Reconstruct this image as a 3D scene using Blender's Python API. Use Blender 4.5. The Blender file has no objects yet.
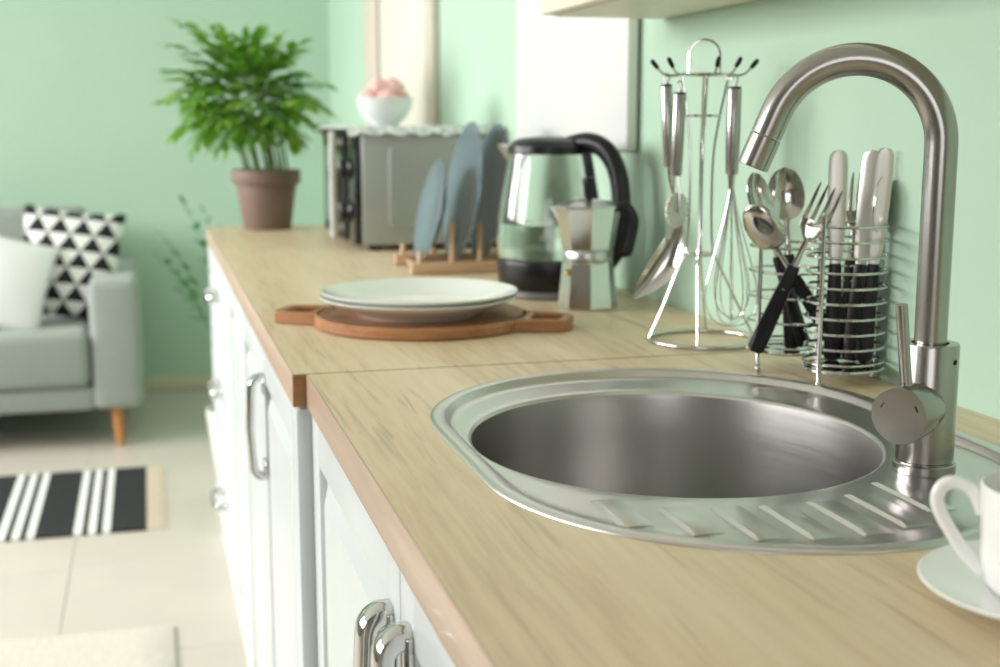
import bpy, bmesh, math, random
from mathutils import Vector, Matrix
random.seed(7)
PI = math.pi
scene = bpy.context.scene
C = scene.collection

# ------------------------------------------------------------------ camera, world, lights, exposure
CAM = (0.0, 0.0, 1.158)
cam_d = bpy.data.cameras.new('camera')
cam = bpy.data.objects.new('camera', cam_d); C.objects.link(cam)
cam.location = CAM
cam.rotation_euler = (math.radians(90 - 9.38), 0, math.radians(-15.28))
cam_d.sensor_width = 36.0
cam_d.lens = 46.3
cam_d.clip_start = 0.02
cam_d.dof.use_dof = True
cam_d.dof.focus_distance = 1.12
cam_d.dof.aperture_fstop = 5.4
scene.camera = cam

world = bpy.data.worlds.new('world'); scene.world = world
world.use_nodes = True
bgn = world.node_tree.nodes['Background']
bgn.inputs[0].default_value = (0.93, 0.97, 1.0, 1)
bgn.inputs[1].default_value = 1.0

def area(name, loc, rot, sx, sy, power, col=(1, 1, 1)):
    l = bpy.data.lights.new(name, 'AREA'); l.shape = 'RECTANGLE'
    l.size = sx; l.size_y = sy; l.energy = power; l.color = col
    o = bpy.data.objects.new(name, l); C.objects.link(o)
    o.location = loc; o.rotation_euler = rot
    return o
# daylight through the windows of the left wall, plus an added fill light behind the camera
area('window_daylight_and_fill', (-3.55, 3.90, 2.0), (0, math.radians(-62), 0), 1.5, 2.2, 225, (1.0, 0.995, 0.985)).data.spread = math.radians(125)
area('window_daylight_and_fill', (-3.55, 1.60, 2.0), (0, math.radians(-62), 0), 1.5, 1.8, 120, (1.0, 0.995, 0.985)).data.spread = math.radians(150)
area('window_daylight_and_fill', (-1.2, -2.62, 1.6), (math.radians(90), 0, 0), 1.8, 1.5, 30, (1.0, 0.995, 0.985))  # rear light added for highlights on the steel and frontal fill

vs = scene.view_settings
vs.view_transform = 'Standard'; vs.look = 'None'; vs.gamma = 1.0
vs.use_curve_mapping = False
vs.exposure = -0.70

# ------------------------------------------------------------------ materials
def s2l(c):
    return tuple(((v/255)/12.92 if v/255 <= 0.04045 else ((v/255+0.055)/1.055)**2.4) for v in c) + (1.0,)
MATS = {}
def new_mat(name):
    m = bpy.data.materials.new(name); m.use_nodes = True
    MATS[name] = m
    nt = m.node_tree
    return m, nt, nt.nodes['Principled BSDF']
def pmat(name, rgb, rough=0.5, metal=0.0, noise=0.0, nscale=20, bump=0.0, bscale=200, coat=0.0, trans=0.0, ior=1.45, sheen=0.0, stretch=None, rvar=0.0, aniso=0.0):
    """procedural principled material: colour with noise variation, bump"""
    m, nt, p = new_mat(name)
    N, L = nt.nodes, nt.links
    col = s2l(rgb)
    p.inputs['Base Color'].default_value = col
    p.inputs['Roughness'].default_value = rough
    p.inputs['Metallic'].default_value = metal
    p.inputs['IOR'].default_value = ior
    p.inputs['Coat Weight'].default_value = coat
    p.inputs['Transmission Weight'].default_value = trans
    p.inputs['Sheen Weight'].default_value = sheen
    p.inputs['Anisotropic'].default_value = aniso
    tc = N.new('ShaderNodeTexCoord'); mp = N.new('ShaderNodeMapping')
    L.new(tc.outputs['Object'], mp.inputs['Vector'])
    if stretch: mp.inputs['Scale'].default_value = stretch
    if noise > 0 or rvar > 0:
        t = N.new('ShaderNodeTexNoise'); t.inputs['Scale'].default_value = nscale; t.inputs['Detail'].default_value = 4
        L.new(mp.outputs[0], t.inputs['Vector'])
        if noise > 0:
            r = N.new('ShaderNodeValToRGB')
            r.color_ramp.elements[0].position = 0.3; r.color_ramp.elements[1].position = 0.7
            r.color_ramp.elements[0].color = tuple(c*(1-noise) for c in col[:3]) + (1,)
            r.color_ramp.elements[1].color = tuple(min(1, c*(1+noise)) for c in col[:3]) + (1,)
            L.new(t.outputs['Fac'], r.inputs['Fac']); L.new(r.outputs['Color'], p.inputs['Base Color'])
        if rvar > 0:
            mr = N.new('ShaderNodeMapRange')
            mr.inputs['To Min'].default_value = max(0.02, rough - rvar); mr.inputs['To Max'].default_value = rough + rvar
            L.new(t.outputs['Fac'], mr.inputs['Value']); L.new(mr.outputs[0], p.inputs['Roughness'])
    if bump > 0:
        t2 = N.new('ShaderNodeTexNoise'); t2.inputs['Scale'].default_value = bscale; t2.inputs['Detail'].default_value = 3
        L.new(mp.outputs[0], t2.inputs['Vector'])
        b = N.new('ShaderNodeBump'); b.inputs['Strength'].default_value = bump; b.inputs['Distance'].default_value = 0.002
        L.new(t2.outputs['Fac'], b.inputs['Height']); L.new(b.outputs[0], p.inputs['Normal'])
    return m

def wood_mat(name, dark, mid, light, scale=(26, 1.6, 26), rough=0.42, crack=True, coat=0.0):
    m, nt, p = new_mat(name); N, L = nt.nodes, nt.links
    tc = N.new('ShaderNodeTexCoord')
    mp = N.new('ShaderNodeMapping'); mp.inputs['Scale'].default_value = scale
    L.new(tc.outputs['Object'], mp.inputs['Vector'])
    # broad cathedral waves: distort across the grain
    w = N.new('ShaderNodeTexNoise'); w.inputs['Scale'].default_value = 0.35; w.inputs['Detail'].default_value = 3; w.inputs['Distortion'].default_value = 1.2
    L.new(mp.outputs[0], w.inputs['Vector'])
    f = N.new('ShaderNodeTexNoise'); f.inputs['Scale'].default_value = 4.0; f.inputs['Detail'].default_value = 8; f.inputs['Roughness'].default_value = 0.65
    L.new(mp.outputs[0], f.inputs['Vector'])
    mx = N.new('ShaderNodeMath'); mx.operation = 'MULTIPLY_ADD'; mx.inputs[1].default_value = 0.52
    L.new(w.outputs['Fac'], mx.inputs[0])
    m2 = N.new('ShaderNodeMath'); m2.operation = 'MULTIPLY'; m2.inputs[1].default_value = 0.48
    L.new(f.outputs['Fac'], m2.inputs[0]); L.new(m2.outputs[0], mx.inputs[2])
    r = N.new('ShaderNodeValToRGB'); e = r.color_ramp.elements
    e[0].position = 0.34; e[0].color = s2l(dark); e[1].position = 0.66; e[1].color = s2l(light)
    k = e.new(0.48); k.color = s2l(mid)
    L.new(mx.outputs[0], r.inputs['Fac'])
    out = r.outputs['Color']
    if crack:   # sparse thin dark pores and cracks along the grain
        mp3 = N.new('ShaderNodeMapping'); mp3.inputs['Scale'].default_value = (scale[0]*2.2, scale[1]*1.6, scale[2]*2.2)
        L.new(tc.outputs['Object'], mp3.inputs['Vector'])
        c = N.new('ShaderNodeTexNoise'); c.inputs['Scale'].default_value = 1.6; c.inputs['Detail'].default_value = 2; c.inputs['Distortion'].default_value = 0.6
        L.new(mp3.outputs[0], c.inputs['Vector'])
        rr = N.new('ShaderNodeValToRGB'); ee = rr.color_ramp.elements
        ee[0].position = 0.60; ee[0].color = (0, 0, 0, 1); ee[1].position = 0.72; ee[1].color = (1, 1, 1, 1)
        L.new(c.outputs['Fac'], rr.inputs['Fac'])
        sc_ = N.new('ShaderNodeMath'); sc_.operation = 'MULTIPLY'; sc_.inputs[1].default_value = 0.36
        L.new(rr.outputs['Color'], sc_.inputs[0])
        mix = N.new('ShaderNodeMixRGB'); mix.inputs[2].default_value = s2l(tuple(int(v*0.62) for v in dark))
        L.new(sc_.outputs[0], mix.inputs[0]); L.new(out, mix.inputs[1]); out = mix.outputs[0]
    L.new(out, p.inputs['Base Color'])
    p.inputs['Roughness'].default_value = rough
    p.inputs['Coat Weight'].default_value = coat; p.inputs['Coat Roughness'].default_value = 0.15
    b = N.new('ShaderNodeBump'); b.inputs['Strength'].default_value = 0.12; b.inputs['Distance'].default_value = 0.001
    L.new(f.outputs['Fac'], b.inputs['Height']); L.new(b.outputs[0], p.inputs['Normal'])
    return m

pmat('wall_pale', (158, 152, 143), 0.75, noise=0.015, nscale=3)
pmat('wall_paint', (181, 208, 187), 0.75, noise=0.015, nscale=3, bump=0.06, bscale=260)
pmat('ceiling_paint', (245, 245, 242), 0.85, bump=0.03)
pmat('white_paint', (228, 229, 226), 0.4, noise=0.01)
pmat('cream_paint', (224, 218, 206), 0.5, noise=0.015)
pmat('cream_shade', (206, 197, 183), 0.55, noise=0.015)
pmat('floor_tile', (203, 195, 183), 0.28, noise=0.05, nscale=3, bump=0.02)
pmat('grout', (192, 183, 169), 0.8)
pmat('skirting', (206, 200, 176), 0.6, noise=0.03)
wood_mat('oak_top', (202, 178, 143), (221, 201, 167), (231, 215, 184))
wood_mat('oak_edge', (188, 160, 136), (202, 174, 150), (212, 187, 164), rough=0.32, crack=False, coat=0.25)
wood_mat('oak_end', (128, 92, 58), (146, 106, 70), (160, 120, 84), crack=False)
wood_mat('board_wood', (150, 98, 60), (170, 117, 76), (188, 136, 94), scale=(3, 36, 36), crack=False)
wood_mat('rack_wood', (188, 150, 116), (202, 166, 132), (214, 180, 148), scale=(3, 40, 40), crack=False)
wood_mat('leg_wood', (176, 116, 66), (192, 130, 76), (204, 146, 90), scale=(30, 30, 3), crack=False)
pmat('cabinet_white', (213, 218, 217), 0.32, noise=0.008)
pmat('upper_cream', (226, 218, 200), 0.45, noise=0.02)
pmat('steel', (172, 169, 164), 0.25, metal=1.0, nscale=9, rvar=0.02, stretch=(30, 30, 1))
pmat('steel_sink', (214, 209, 210), 0.30, metal=1.0, nscale=12, rvar=0.02, stretch=(30, 2, 2))
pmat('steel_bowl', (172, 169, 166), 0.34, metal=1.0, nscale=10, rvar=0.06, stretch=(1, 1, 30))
pmat('chrome', (208, 208, 206), 0.08, metal=1.0)
pmat('cutlery_steel', (206, 204, 198), 0.12, metal=1.0, rvar=0.03, nscale=6)
pmat('blade_steel', (222, 219, 212), 0.34, metal=1.0)
pmat('aluminium', (208, 208, 205), 0.22, metal=1.0, rvar=0.06, nscale=9)
pmat('aluminium_cast', (196, 198, 198), 0.3, metal=1.0, rvar=0.05, nscale=9)
pmat('aluminium_matt', (226, 226, 222), 0.55, metal=0.6)
pmat('black_plastic', (17, 17, 18), 0.32, noise=0.1)
pmat('black_matt', (20, 20, 20), 0.5, noise=0.1)
pmat('dark_gap', (24, 24, 24), 0.6)
pmat('red_mark', (112, 40, 38), 0.5)
pmat('blue_mark', (30, 34, 60), 0.5)
pmat('porcelain', (246, 246, 244), 0.12, coat=0.3)
pmat('plate_white', (240, 243, 238), 0.15, coat=0.3)
pmat('plate_blue', (104, 121, 128), 0.25, coat=0.2, noise=0.02)
pmat('kettle_grey', (120, 120, 116), 0.4, metal=0.4)
pmat('glass', (250, 252, 251), 0.02, trans=1.0, ior=1.45)
pmat('water', (244, 250, 247), 0.01, trans=1.0, ior=1.33)
pmat('brass', (190, 150, 80), 0.25, metal=1.0)
pmat('pot_clay', (130, 110, 99), 0.6, noise=0.04, nscale=8)
pmat('pot_white', (222, 222, 214), 0.5, noise=0.02)
pmat('soil', (62, 46, 36), 0.95, noise=0.35, nscale=90, bump=0.6, bscale=120)
pmat('mw_silver', (164, 170, 164), 0.36, metal=0.3, noise=0.02)
pmat('mw_white', (226, 226, 218), 0.35, noise=0.01)
pmat('dark_glass', (16, 20, 20), 0.08, coat=0.5)
pmat('bowl_china', (228, 232, 230), 0.2, coat=0.2)
pmat('pink_meringue', (244, 198, 194), 0.7, noise=0.04, nscale=30, bump=0.1)
pmat('sofa_fabric', (148, 156, 149), 0.9, noise=0.05, nscale=160, bump=0.25, bscale=600, sheen=0.2)
pmat('pillow_white', (250, 250, 251), 0.85, noise=0.01, bump=0.15, bscale=300)
pmat('rug_cream', (226, 220, 202), 0.95, noise=0.05, nscale=120, bump=0.5, bscale=300)
pmat('rug_fringe', (214, 202, 180), 0.9, noise=0.06, nscale=160)
pmat('shag_cream', (208, 203, 190), 0.95, noise=0.08, nscale=90, bump=0.8, bscale=160)
pmat('stem_green', (96, 116, 60), 0.6, noise=0.15, nscale=30)
pmat('stem_dark', (58, 74, 44), 0.6, noise=0.15, nscale=30)

def leaf_mat(name, a, b):
    m, nt, p = new_mat(name); N, L = nt.nodes, nt.links
    oi = N.new('ShaderNodeObjectInfo'); r = N.new('ShaderNodeValToRGB'); e = r.color_ramp.elements
    e[0].color = s2l(a); e[1].color = s2l(b)
    tc = N.new('ShaderNodeTexCoord'); n = N.new('ShaderNodeTexNoise'); n.inputs['Scale'].default_value = 12
    L.new(tc.outputs['Object'], n.inputs['Vector'])
    ma = N.new('ShaderNodeMath'); ma.operation = 'MULTIPLY_ADD'; ma.inputs[1].default_value = 0.3; 
    L.new(n.outputs['Fac'], ma.inputs[0])
    mb = N.new('ShaderNodeMath'); mb.operation = 'MULTIPLY'; mb.inputs[1].default_value = 0.8
    L.new(oi.outputs['Random'], mb.inputs[0]); L.new(mb.outputs[0], ma.inputs[2])
    L.new(ma.outputs[0], r.inputs['Fac']); L.new(r.outputs[0], p.inputs['Base Color'])
    p.inputs['Roughness'].default_value = 0.38
    tr = N.new('ShaderNodeBsdfTranslucent'); L.new(r.outputs[0], tr.inputs['Color'])
    mx = N.new('ShaderNodeMixShader'); mx.inputs[0].default_value = 0.36
    L.new(p.outputs[0], mx.inputs[1]); L.new(tr.outputs[0], mx.inputs[2])
    L.new(mx.outputs[0], N['Material Output'].inputs['Surface'])
leaf_mat('leaf_green', (80, 146, 44), (178, 216, 94))
leaf_mat('leaf_dull', (58, 112, 62), (96, 150, 92))

def triangle_mat():
    """white cloth printed with rows of black triangles"""
    m, nt, p = new_mat('triangle_print'); N, L = nt.nodes, nt.links
    tc = N.new('ShaderNodeTexCoord'); sp = N.new('ShaderNodeSeparateXYZ'); L.new(tc.outputs['Object'], sp.inputs[0])
    def mth(op, a=None, b=None, va=None, vb=None):
        n = N.new('ShaderNodeMath'); n.operation = op
        if a is not None: L.new(a, n.inputs[0])
        if va is not None: n.inputs[0].default_value = va
        if b is not None: L.new(b, n.inputs[1])
        if vb is not None: n.inputs[1].default_value = vb
        return n.outputs[0]
    u = mth('MULTIPLY', sp.outputs['X'], vb=1/0.082); v = mth('MULTIPLY', sp.outputs['Z'], vb=1/0.062)
    u = mth('ADD', u, vb=40.0); v = mth('ADD', v, vb=40.3)
    row = mth('FLOOR', v); fv = mth('FRACT', v)
    sh = mth('MULTIPLY', row, vb=0.5)
    fu = mth('FRACT', mth('ADD', u, sh))
    d = mth('ABSOLUTE', mth('SUBTRACT', fu, vb=0.5))
    lim = mth('MULTIPLY', mth('SUBTRACT', va=1.0, b=fv), vb=0.5)
    tri = mth('LESS_THAN', d, lim)
    mix = N.new('ShaderNodeMixRGB'); mix.inputs[1].default_value = s2l((232, 232, 228)); mix.inputs[2].default_value = s2l((22, 22, 24))
    L.new(tri, mix.inputs[0]); L.new(mix.outputs[0], p.inputs['Base Color'])
    p.inputs['Roughness'].default_value = 0.9
triangle_mat()

def rug_mat():
    """black woven rug with white cross stripes (positions along local x)"""
    m, nt, p = new_mat('striped_rug'); N, L = nt.nodes, nt.links
    tc = N.new('ShaderNodeTexCoord'); sp = N.new('ShaderNodeSeparateXYZ'); L.new(tc.outputs['Object'], sp.inputs[0])
    wn = N.new('ShaderNodeTexNoise'); wn.inputs['Scale'].default_value = 140; L.new(tc.outputs['Object'], wn.inputs['Vector'])
    md = N.new('ShaderNodeMath'); md.operation = 'MODULO'; md.inputs[1].default_value = 0.205
    ab = N.new('ShaderNodeMath'); ab.operation = 'MULTIPLY'; ab.inputs[1].default_value = -1
    L.new(sp.outputs['X'], ab.inputs[0]); L.new(ab.outputs[0], md.inputs[0])
    r = N.new('ShaderNodeValToRGB'); r.color_ramp.interpolation = 'CONSTANT'
    e = r.color_ramp.elements; bl = s2l((30, 30, 31)); wh = s2l((230, 230, 226))
    e[0].position = 0; e[0].color = bl; e[1].position = 0.102/0.205; e[1].color = wh
    for pos, c in ((0.124, bl), (0.141, wh), (0.163, bl), (0.180, wh), (0.2025, bl)):
        k = e.new(pos/0.205); k.color = c
    dv = N.new('ShaderNodeMath'); dv.operation = 'DIVIDE'; dv.inputs[1].default_value = 0.205
    L.new(md.outputs[0], dv.inputs[0]); L.new(dv.outputs[0], r.inputs['Fac'])
    L.new(r.outputs[0], p.inputs['Base Color']); p.inputs['Roughness'].default_value = 0.95
    b = N.new('ShaderNodeBump'); b.inputs['Strength'].default_value = 0.4; b.inputs['Distance'].default_value = 0.003
    L.new(wn.outputs['Fac'], b.inputs['Height']); L.new(b.outputs[0], p.inputs['Normal'])
rug_mat()

def cloth_mat():
    """white cover printed with soft grey marbling"""
    m, nt, p = new_mat('marbled_cloth'); N, L = nt.nodes, nt.links
    tc = N.new('ShaderNodeTexCoord'); n = N.new('ShaderNodeTexNoise'); n.inputs['Scale'].default_value = 38; n.inputs['Detail'].default_value = 5
    n.inputs['Distortion'].default_value = 1.6
    L.new(tc.outputs['Object'], n.inputs['Vector'])
    r = N.new('ShaderNodeValToRGB'); e = r.color_ramp.elements
    e[0].position = 0.40; e[0].color = s2l((244, 246, 244)); e[1].position = 0.62; e[1].color = s2l((170, 178, 174))
    L.new(n.outputs['Fac'], r.inputs['Fac']); L.new(r.outputs[0], p.inputs['Base Color']); p.inputs['Roughness'].default_value = 0.7
cloth_mat()

# ------------------------------------------------------------------ geometry helpers
class G:
    def __init__(self): self.v = []; self.f = []
    def add(self, vs_, fs, M=None):
        o = len(self.v)
        self.v += [(M @ Vector(p)) if M else Vector(p) for p in vs_]
        self.f += [tuple(i+o for i in f) for f in fs]
        return self
    def box(self, lo, hi, bevel=0.0, seg=2, M=None):
        bm = bmesh.new(); bmesh.ops.create_cube(bm, size=1)
        for v in bm.verts:
            v.co = Vector([lo[i] + (v.co[i]+0.5)*(hi[i]-lo[i]) for i in range(3)])
        if bevel > 0:
            bmesh.ops.bevel(bm, geom=bm.edges[:], offset=bevel, segments=seg, profile=0.5, affect='EDGES')
        bm.verts.index_update()
        self.add([v.co.copy() for v in bm.verts], [[v.index for v in f.verts] for f in bm.faces], M); bm.free()
        return self
    def lathe(self, prof, seg=40, M=None):
        vs_, fs, rings = [], [], []
        for r, z in prof:
            if r <= 1e-6: rings.append([len(vs_)]); vs_.append((0, 0, z))
            else:
                rings.append(list(range(len(vs_), len(vs_)+seg)))
                vs_ += [(r*math.cos(2*PI*i/seg), r*math.sin(2*PI*i/seg), z) for i in range(seg)]
        for a, b in zip(rings, rings[1:]):
            if len(a) == 1 and len(b) == 1: continue
            for i in range(seg):
                j = (i+1) % seg
                if len(a) == 1: fs.append((a[0], b[j], b[i]))
                elif len(b) == 1: fs.append((a[i], a[j], b[0]))
                else: fs.append((a[i], a[j], b[j], b[i]))
        return self.add(vs_, fs, M)
    def loft(self, loops, closed=False, cap=True, M=None):
        n = len(loops[0]); vs_ = [p for l in loops for p in l]; fs = []
        m = len(loops)
        for k in range(m if closed else m-1):
            a, b = k*n, ((k+1) % m)*n
            for i in range(n):
                j = (i+1) % n; fs.append((a+i, a+j, b+j, b+i))
        if cap and not closed:
            fs.append(tuple(range(n-1, -1, -1))); fs.append(tuple((m-1)*n+i for i in range(n)))
        return self.add(vs_, fs, M)
    def tube(self, pts, r, seg=10, closed=False, M=None, up=None, flat=None):
        """sweep along pts; r radius or list; flat=(a,b): elliptical section with a along the side axis"""
        P = [Vector(p) for p in pts]; n = len(P); loops = []
        t0 = None; nrm = None
        for i in range(n):
            if closed: t = (P[(i+1) % n]-P[i-1]).normalized()
            else: t = (P[min(i+1, n-1)]-P[max(i-1, 0)]).normalized()
            if nrm is None:
                h = Vector(up) if up else (Vector((0, 0, 1)) if abs(t.z) < 0.9 else Vector((1, 0, 0)))
                nrm = (h - t*h.dot(t)).normalized()
            else:
                nrm = (nrm - t*nrm.dot(t)).normalized()
            bn = t.cross(nrm)
            rr = r[i] if isinstance(r, (list, tuple)) else r
            a, b = (flat[0], flat[1]) if flat else (rr, rr)
            loops.append([P[i] + nrm*(b*math.sin(2*PI*k/seg)) + bn*(a*math.cos(2*PI*k/seg)) for k in range(seg)])
        return self.loft(loops, closed=closed, M=M)
    def prism(self, outl, z0, z1, M=None):
        n = len(outl)
        return self.loft([[(x, y, z0) for x, y in outl], [(x, y, z1) for x, y in outl]], M=M)
    def sheet(self, grid, off, M=None):
        """grid[i][j] points; closed thin sheet of thickness off (vector)"""
        a, b = len(grid), len(grid[0]); off = Vector(off)
        top = [Vector(p) for r in grid for p in r]; bot = [p-off for p in top]; n = len(top); fs = []
        for i in range(a-1):
            for j in range(b-1):
                q = (i*b+j, i*b+j+1, (i+1)*b+j+1, (i+1)*b+j)
                fs.append(q); fs.append(tuple(k+n for k in reversed(q)))
        per = [j for j in range(b)] + [i*b+b-1 for i in range(1, a)] + [(a-1)*b+j for j in range(b-2, -1, -1)] + [i*b for i in range(a-2, 0, -1)]
        for k in range(len(per)):
            p, q = per[k], per[(k+1) % len(per)]; fs.append((q, p, p+n, q+n))
        return self.add(top+bot, fs, M)
    def mesh(self, name, mat, smooth=True, angle=38):
        me = bpy.data.meshes.new(name)
        me.from_pydata([tuple(v) for v in self.v], [], self.f)
        bm = bmesh.new(); bm.from_mesh(me)
        bmesh.ops.recalc_face_normals(bm, faces=bm.faces[:]); bm.to_mesh(me); bm.free()
        if smooth:
            me.shade_smooth(); me.set_sharp_from_angle(angle=math.radians(angle))
        me.materials.append(MATS[mat])
        return me
    def build(self, name, mat, parent=None, smooth=True, angle=38, loc=None, rot=None):
        return link(name, self.mesh(name, mat, smooth, angle), parent, loc, rot)

def link(name, me, parent=None, loc=None, rot=None, matrix=None):
    o = bpy.data.objects.new(name, me); C.objects.link(o)
    if parent: o.parent = parent
    if matrix is not None: o.matrix_local = matrix
    if loc: o.location = loc
    if rot: o.rotation_euler = rot
    return o
def thing(name, label, cat, loc=(0, 0, 0), rotz=0.0, group=None):
    o = bpy.data.objects.new(name, None); C.objects.link(o)
    o.empty_display_size = 0.05
    o.location = loc; o.rotation_euler = (0, 0, rotz)
    return tag(o, label, cat, group)
def tag(o, label, cat, group=None):
    o['label'] = label; o['category'] = cat
    if group: o['group'] = group
    return o
def struct(o, label=None, cat=None):
    o['kind'] = 'structure'
    if label: o['label'] = label
    if cat: o['category'] = cat
    return o
def copy_tree(o, parent=None):
    c = o.copy(); C.objects.link(c); c.parent = parent
    for ch in list(o.children): copy_tree(ch, c)
    return c
def frame(origin, zdir, xhint=(1, 0, 0)):
    z = Vector(zdir).normalized(); x = Vector(xhint); x = (x - z*x.dot(z)).normalized(); y = z.cross(x)
    M = Matrix((x, y, z)).transposed().to_4x4(); M.translation = Vector(origin); return M
def polar(a, r=1.0): return (r*math.cos(a), r*math.sin(a))
def ring(r, n, z=0.0, c=(0, 0)): return [(c[0]+r*math.cos(2*PI*i/n), c[1]+r*math.sin(2*PI*i/n), z) for i in range(n)]
def smooth_path(pts, k=6):
    P = [Vector(p) for p in pts]; out = []
    for i in range(len(P)-1):
        p0, p1, p2, p3 = P[max(i-1, 0)], P[i], P[i+1], P[min(i+2, len(P)-1)]
        for s in range(k):
            t = s/k
            out.append(0.5*((2*p1)+(p2-p0)*t+(2*p0-5*p1+4*p2-p3)*t*t+(3*p1-p0-3*p2+p3)*t**3))
    out.append(P[-1]); return out

# ------------------------------------------------------------------ the setting
XR, YB, XL, YF, H = 0.785, 5.683, -3.2, -2.55, 2.6
CT = 0.873
def wall_with_holes(name, axis, pos, thick, a0, a1, holes, mat, label):
    """wall along an axis ('x': plane at x=pos spanning y; 'y': plane at y=pos spanning x) with rectangular holes (u0,u1,z0,z1)"""
    g = G()
    def piece(u0, u1, z0, z1):
        if u1-u0 < 1e-4 or z1-z0 < 1e-4: return
        if axis == 'x': g.box((min(pos, pos+thick), u0, z0), (max(pos, pos+thick), u1, z1))
        else: g.box((u0, min(pos, pos+thick), z0), (u1, max(pos, pos+thick), z1))
    u = a0
    for (u0, u1, z0, z1) in sorted(holes):
        piece(u, u0, 0, H); piece(u0, u1, 0, z0); piece(u0, u1, z1, H); u = u1
    piece(u, a1, 0, H)
    return struct(g.build(name, mat, smooth=False), label, 'wall')
WINS = [(0.70, 2.50, 1.0, 2.5), (2.80, 5.00, 1.0, 2.5)]
wall_with_holes('wall_right', 'x', XR, 0.12, YF-0.12, YB+0.12, [], 'wall_paint', 'mint green kitchen wall running behind the worktop')
wall_with_holes('wall_back', 'y', YB, 0.12, XL-0.12, XR, [], 'wall_paint', 'mint green end wall behind the sofa')
wall_with_holes('wall_left', 'x', XL, -0.12, YF-0.12, YB+0.12, WINS, 'wall_pale', 'taupe wall with the large windows')
wall_with_holes('wall_front', 'y', YF, -0.12, XL-0.12, XR, [(-2.1, -0.3, 0.85, 2.35)], 'wall_pale', 'taupe wall opposite the sofa wall')
struct(G().box((XL-0.12, YF-0.12, H), (XR+0.12, YB+0.12, H+0.1)).build('ceiling', 'ceiling_paint', smooth=False), 'plain white ceiling', 'ceiling')
fl = struct(G().box((XL-0.12, YF-0.12, -0.12), (XR+0.12, YB+0.12, -0.003)).build('floor', 'grout', smooth=False), 'pale beige tiled floor', 'floor')
ts = 0.60
tile_me = G().box((0.001, 0.001, -0.012), (ts-0.001, ts-0.001, 0.0), 0.001, 1).mesh('tile', 'floor_tile')
for i in range(7):
    for j in range(14):
        x, y = XR-(i+1)*ts+0.18, YB-(j+1)*ts+0.12
        x0, x1 = max(x, XL), min(x+ts, XR); y0, y1 = max(y, YF), min(y+ts, YB)
        if x1-x0 < 0.05 or y1-y0 < 0.05: continue
        t = link('tile', tile_me, fl, (x0, y0, 0))
        t.scale = ((x1-x0)/ts, (y1-y0)/ts, 1)
struct(G().box((XL, YB-0.016, 0), (XR, YB, 0.062), 0.004).build('baseboard_back', 'skirting'), 'low beige baseboard along the end wall', 'baseboard')
struct(G().box((XL, YF, 0), (XL+0.016, YB, 0.062), 0.004).build('baseboard_left', 'skirting'), 'low beige baseboard along the window wall', 'baseboard')
def window_unit(name, axis, pos, u0, u1, z0, z1, label, sgn):
    w = struct(thing(name, label, 'window')); fw, d = 0.06, 0.08
    def bx(ua, ub, za, zb, nm, mat, dd=d):
        g = G()
        if axis == 'x': g.box((pos-dd/2+sgn*0.06, ua, za), (pos+dd/2+sgn*0.06, ub, zb), 0.004, 1)
        else: g.box((ua, pos-dd/2+sgn*0.06, za), (ub, pos+dd/2+sgn*0.06, zb), 0.004, 1)
        return g.build(nm, mat, w)
    um = (u0+u1)/2
    for a, b, c, e in ((u0, u1, z0, z0+fw), (u0, u1, z1-fw, z1), (u0, u0+fw, z0+fw, z1-fw), (u1-fw, u1, z0+fw, z1-fw), (um-fw/2, um+fw/2, z0+fw, z1-fw)):
        bx(a, b, c, e, 'window_frame', 'white_paint')
    return w
for k, (u0, u1, z0, z1) in enumerate(WINS):
    window_unit('window_%d' % (k+2), 'x', XL, u0, u1, z0, z1, ['wide white window nearer the kitchen', 'wide white window facing the sofa end of the room'][k], -1)
window_unit('window_4', 'y', YF, -2.1, -0.3, 0.85, 2.35, 'unseen white window added for fill light in the wall opposite the sofa', -1)  # unseen window, added as the opening for the rear fill light

# cream panel of unclear kind, built as a window with a drawn blind, on the kitchen wall beyond the worktop
w1 = struct(thing('window_1', 'cream framed panel, built as a window with a closed blind, on the kitchen wall', 'window', (XR, 0, 0)))
g = G().box((-0.022, 4.37, 0.95), (0, 4.63, 2.2), 0.004); g.build('window_frame', 'cream_shade', w1)
g = G().box((-0.022, 3.495, 0.95), (0, 3.597, 2.2), 0.004); g.build('window_frame', 'cream_shade', w1)
G().box((-0.022, 3.597, 2.10), (0, 4.37, 2.2), 0.004).build('window_frame', 'cream_shade', w1)
G().box((-0.022, 3.597, 0.95), (0, 4.37, 1.0), 0.004).build('window_frame', 'cream_shade', w1)
G().box((-0.014, 3.601, 1.0), (0, 4.352, 2.10), 0.002).build('blind', 'cream_paint', w1)
G().box((-0.006, 4.352, 1.0), (0, 4.37, 2.10)).build('gap', 'dark_gap', w1)

# ------------------------------------------------------------------ worktops
SX, SY = 0.483, 1.053          # centre of the sink rim (a stadium along y)
SR, SH = 0.233, 0.093          # its radius and half straight length
BX, BY, BR, BO = 0.462, 1.084, 0.186, 1.065   # bowl centre and radius
def stad_r(ang, d, c=(BX, BY)):
    """distance from c along ang to the stadium outline inset by d"""
    R = SR-d; dx, dy = math.cos(ang), math.sin(ang); px, py = c[0]-SX, c[1]-SY
    def inside(t):
        x, y = px+dx*t, py+dy*t; yy = max(0.0, abs(y)-SH); return x*x+yy*yy < R*R
    lo, hi = 0.0, 0.8
    for _ in range(40):
        m = (lo+hi)/2
        if inside(m): lo = m
        else: hi = m
    return lo
def rect_r(ang, x0, x1, y0, y1, c=(BX, BY)):
    dx, dy = math.cos(ang), math.sin(ang); t = 9
    if dx > 1e-9: t = min(t, (x1-c[0])/dx)
    if dx < -1e-9: t = min(t, (x0-c[0])/dx)
    if dy > 1e-9: t = min(t, (y1-c[1])/dy)
    if dy < -1e-9: t = min(t, (y0-c[1])/dy)
    return t
TH = 0.038
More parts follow.
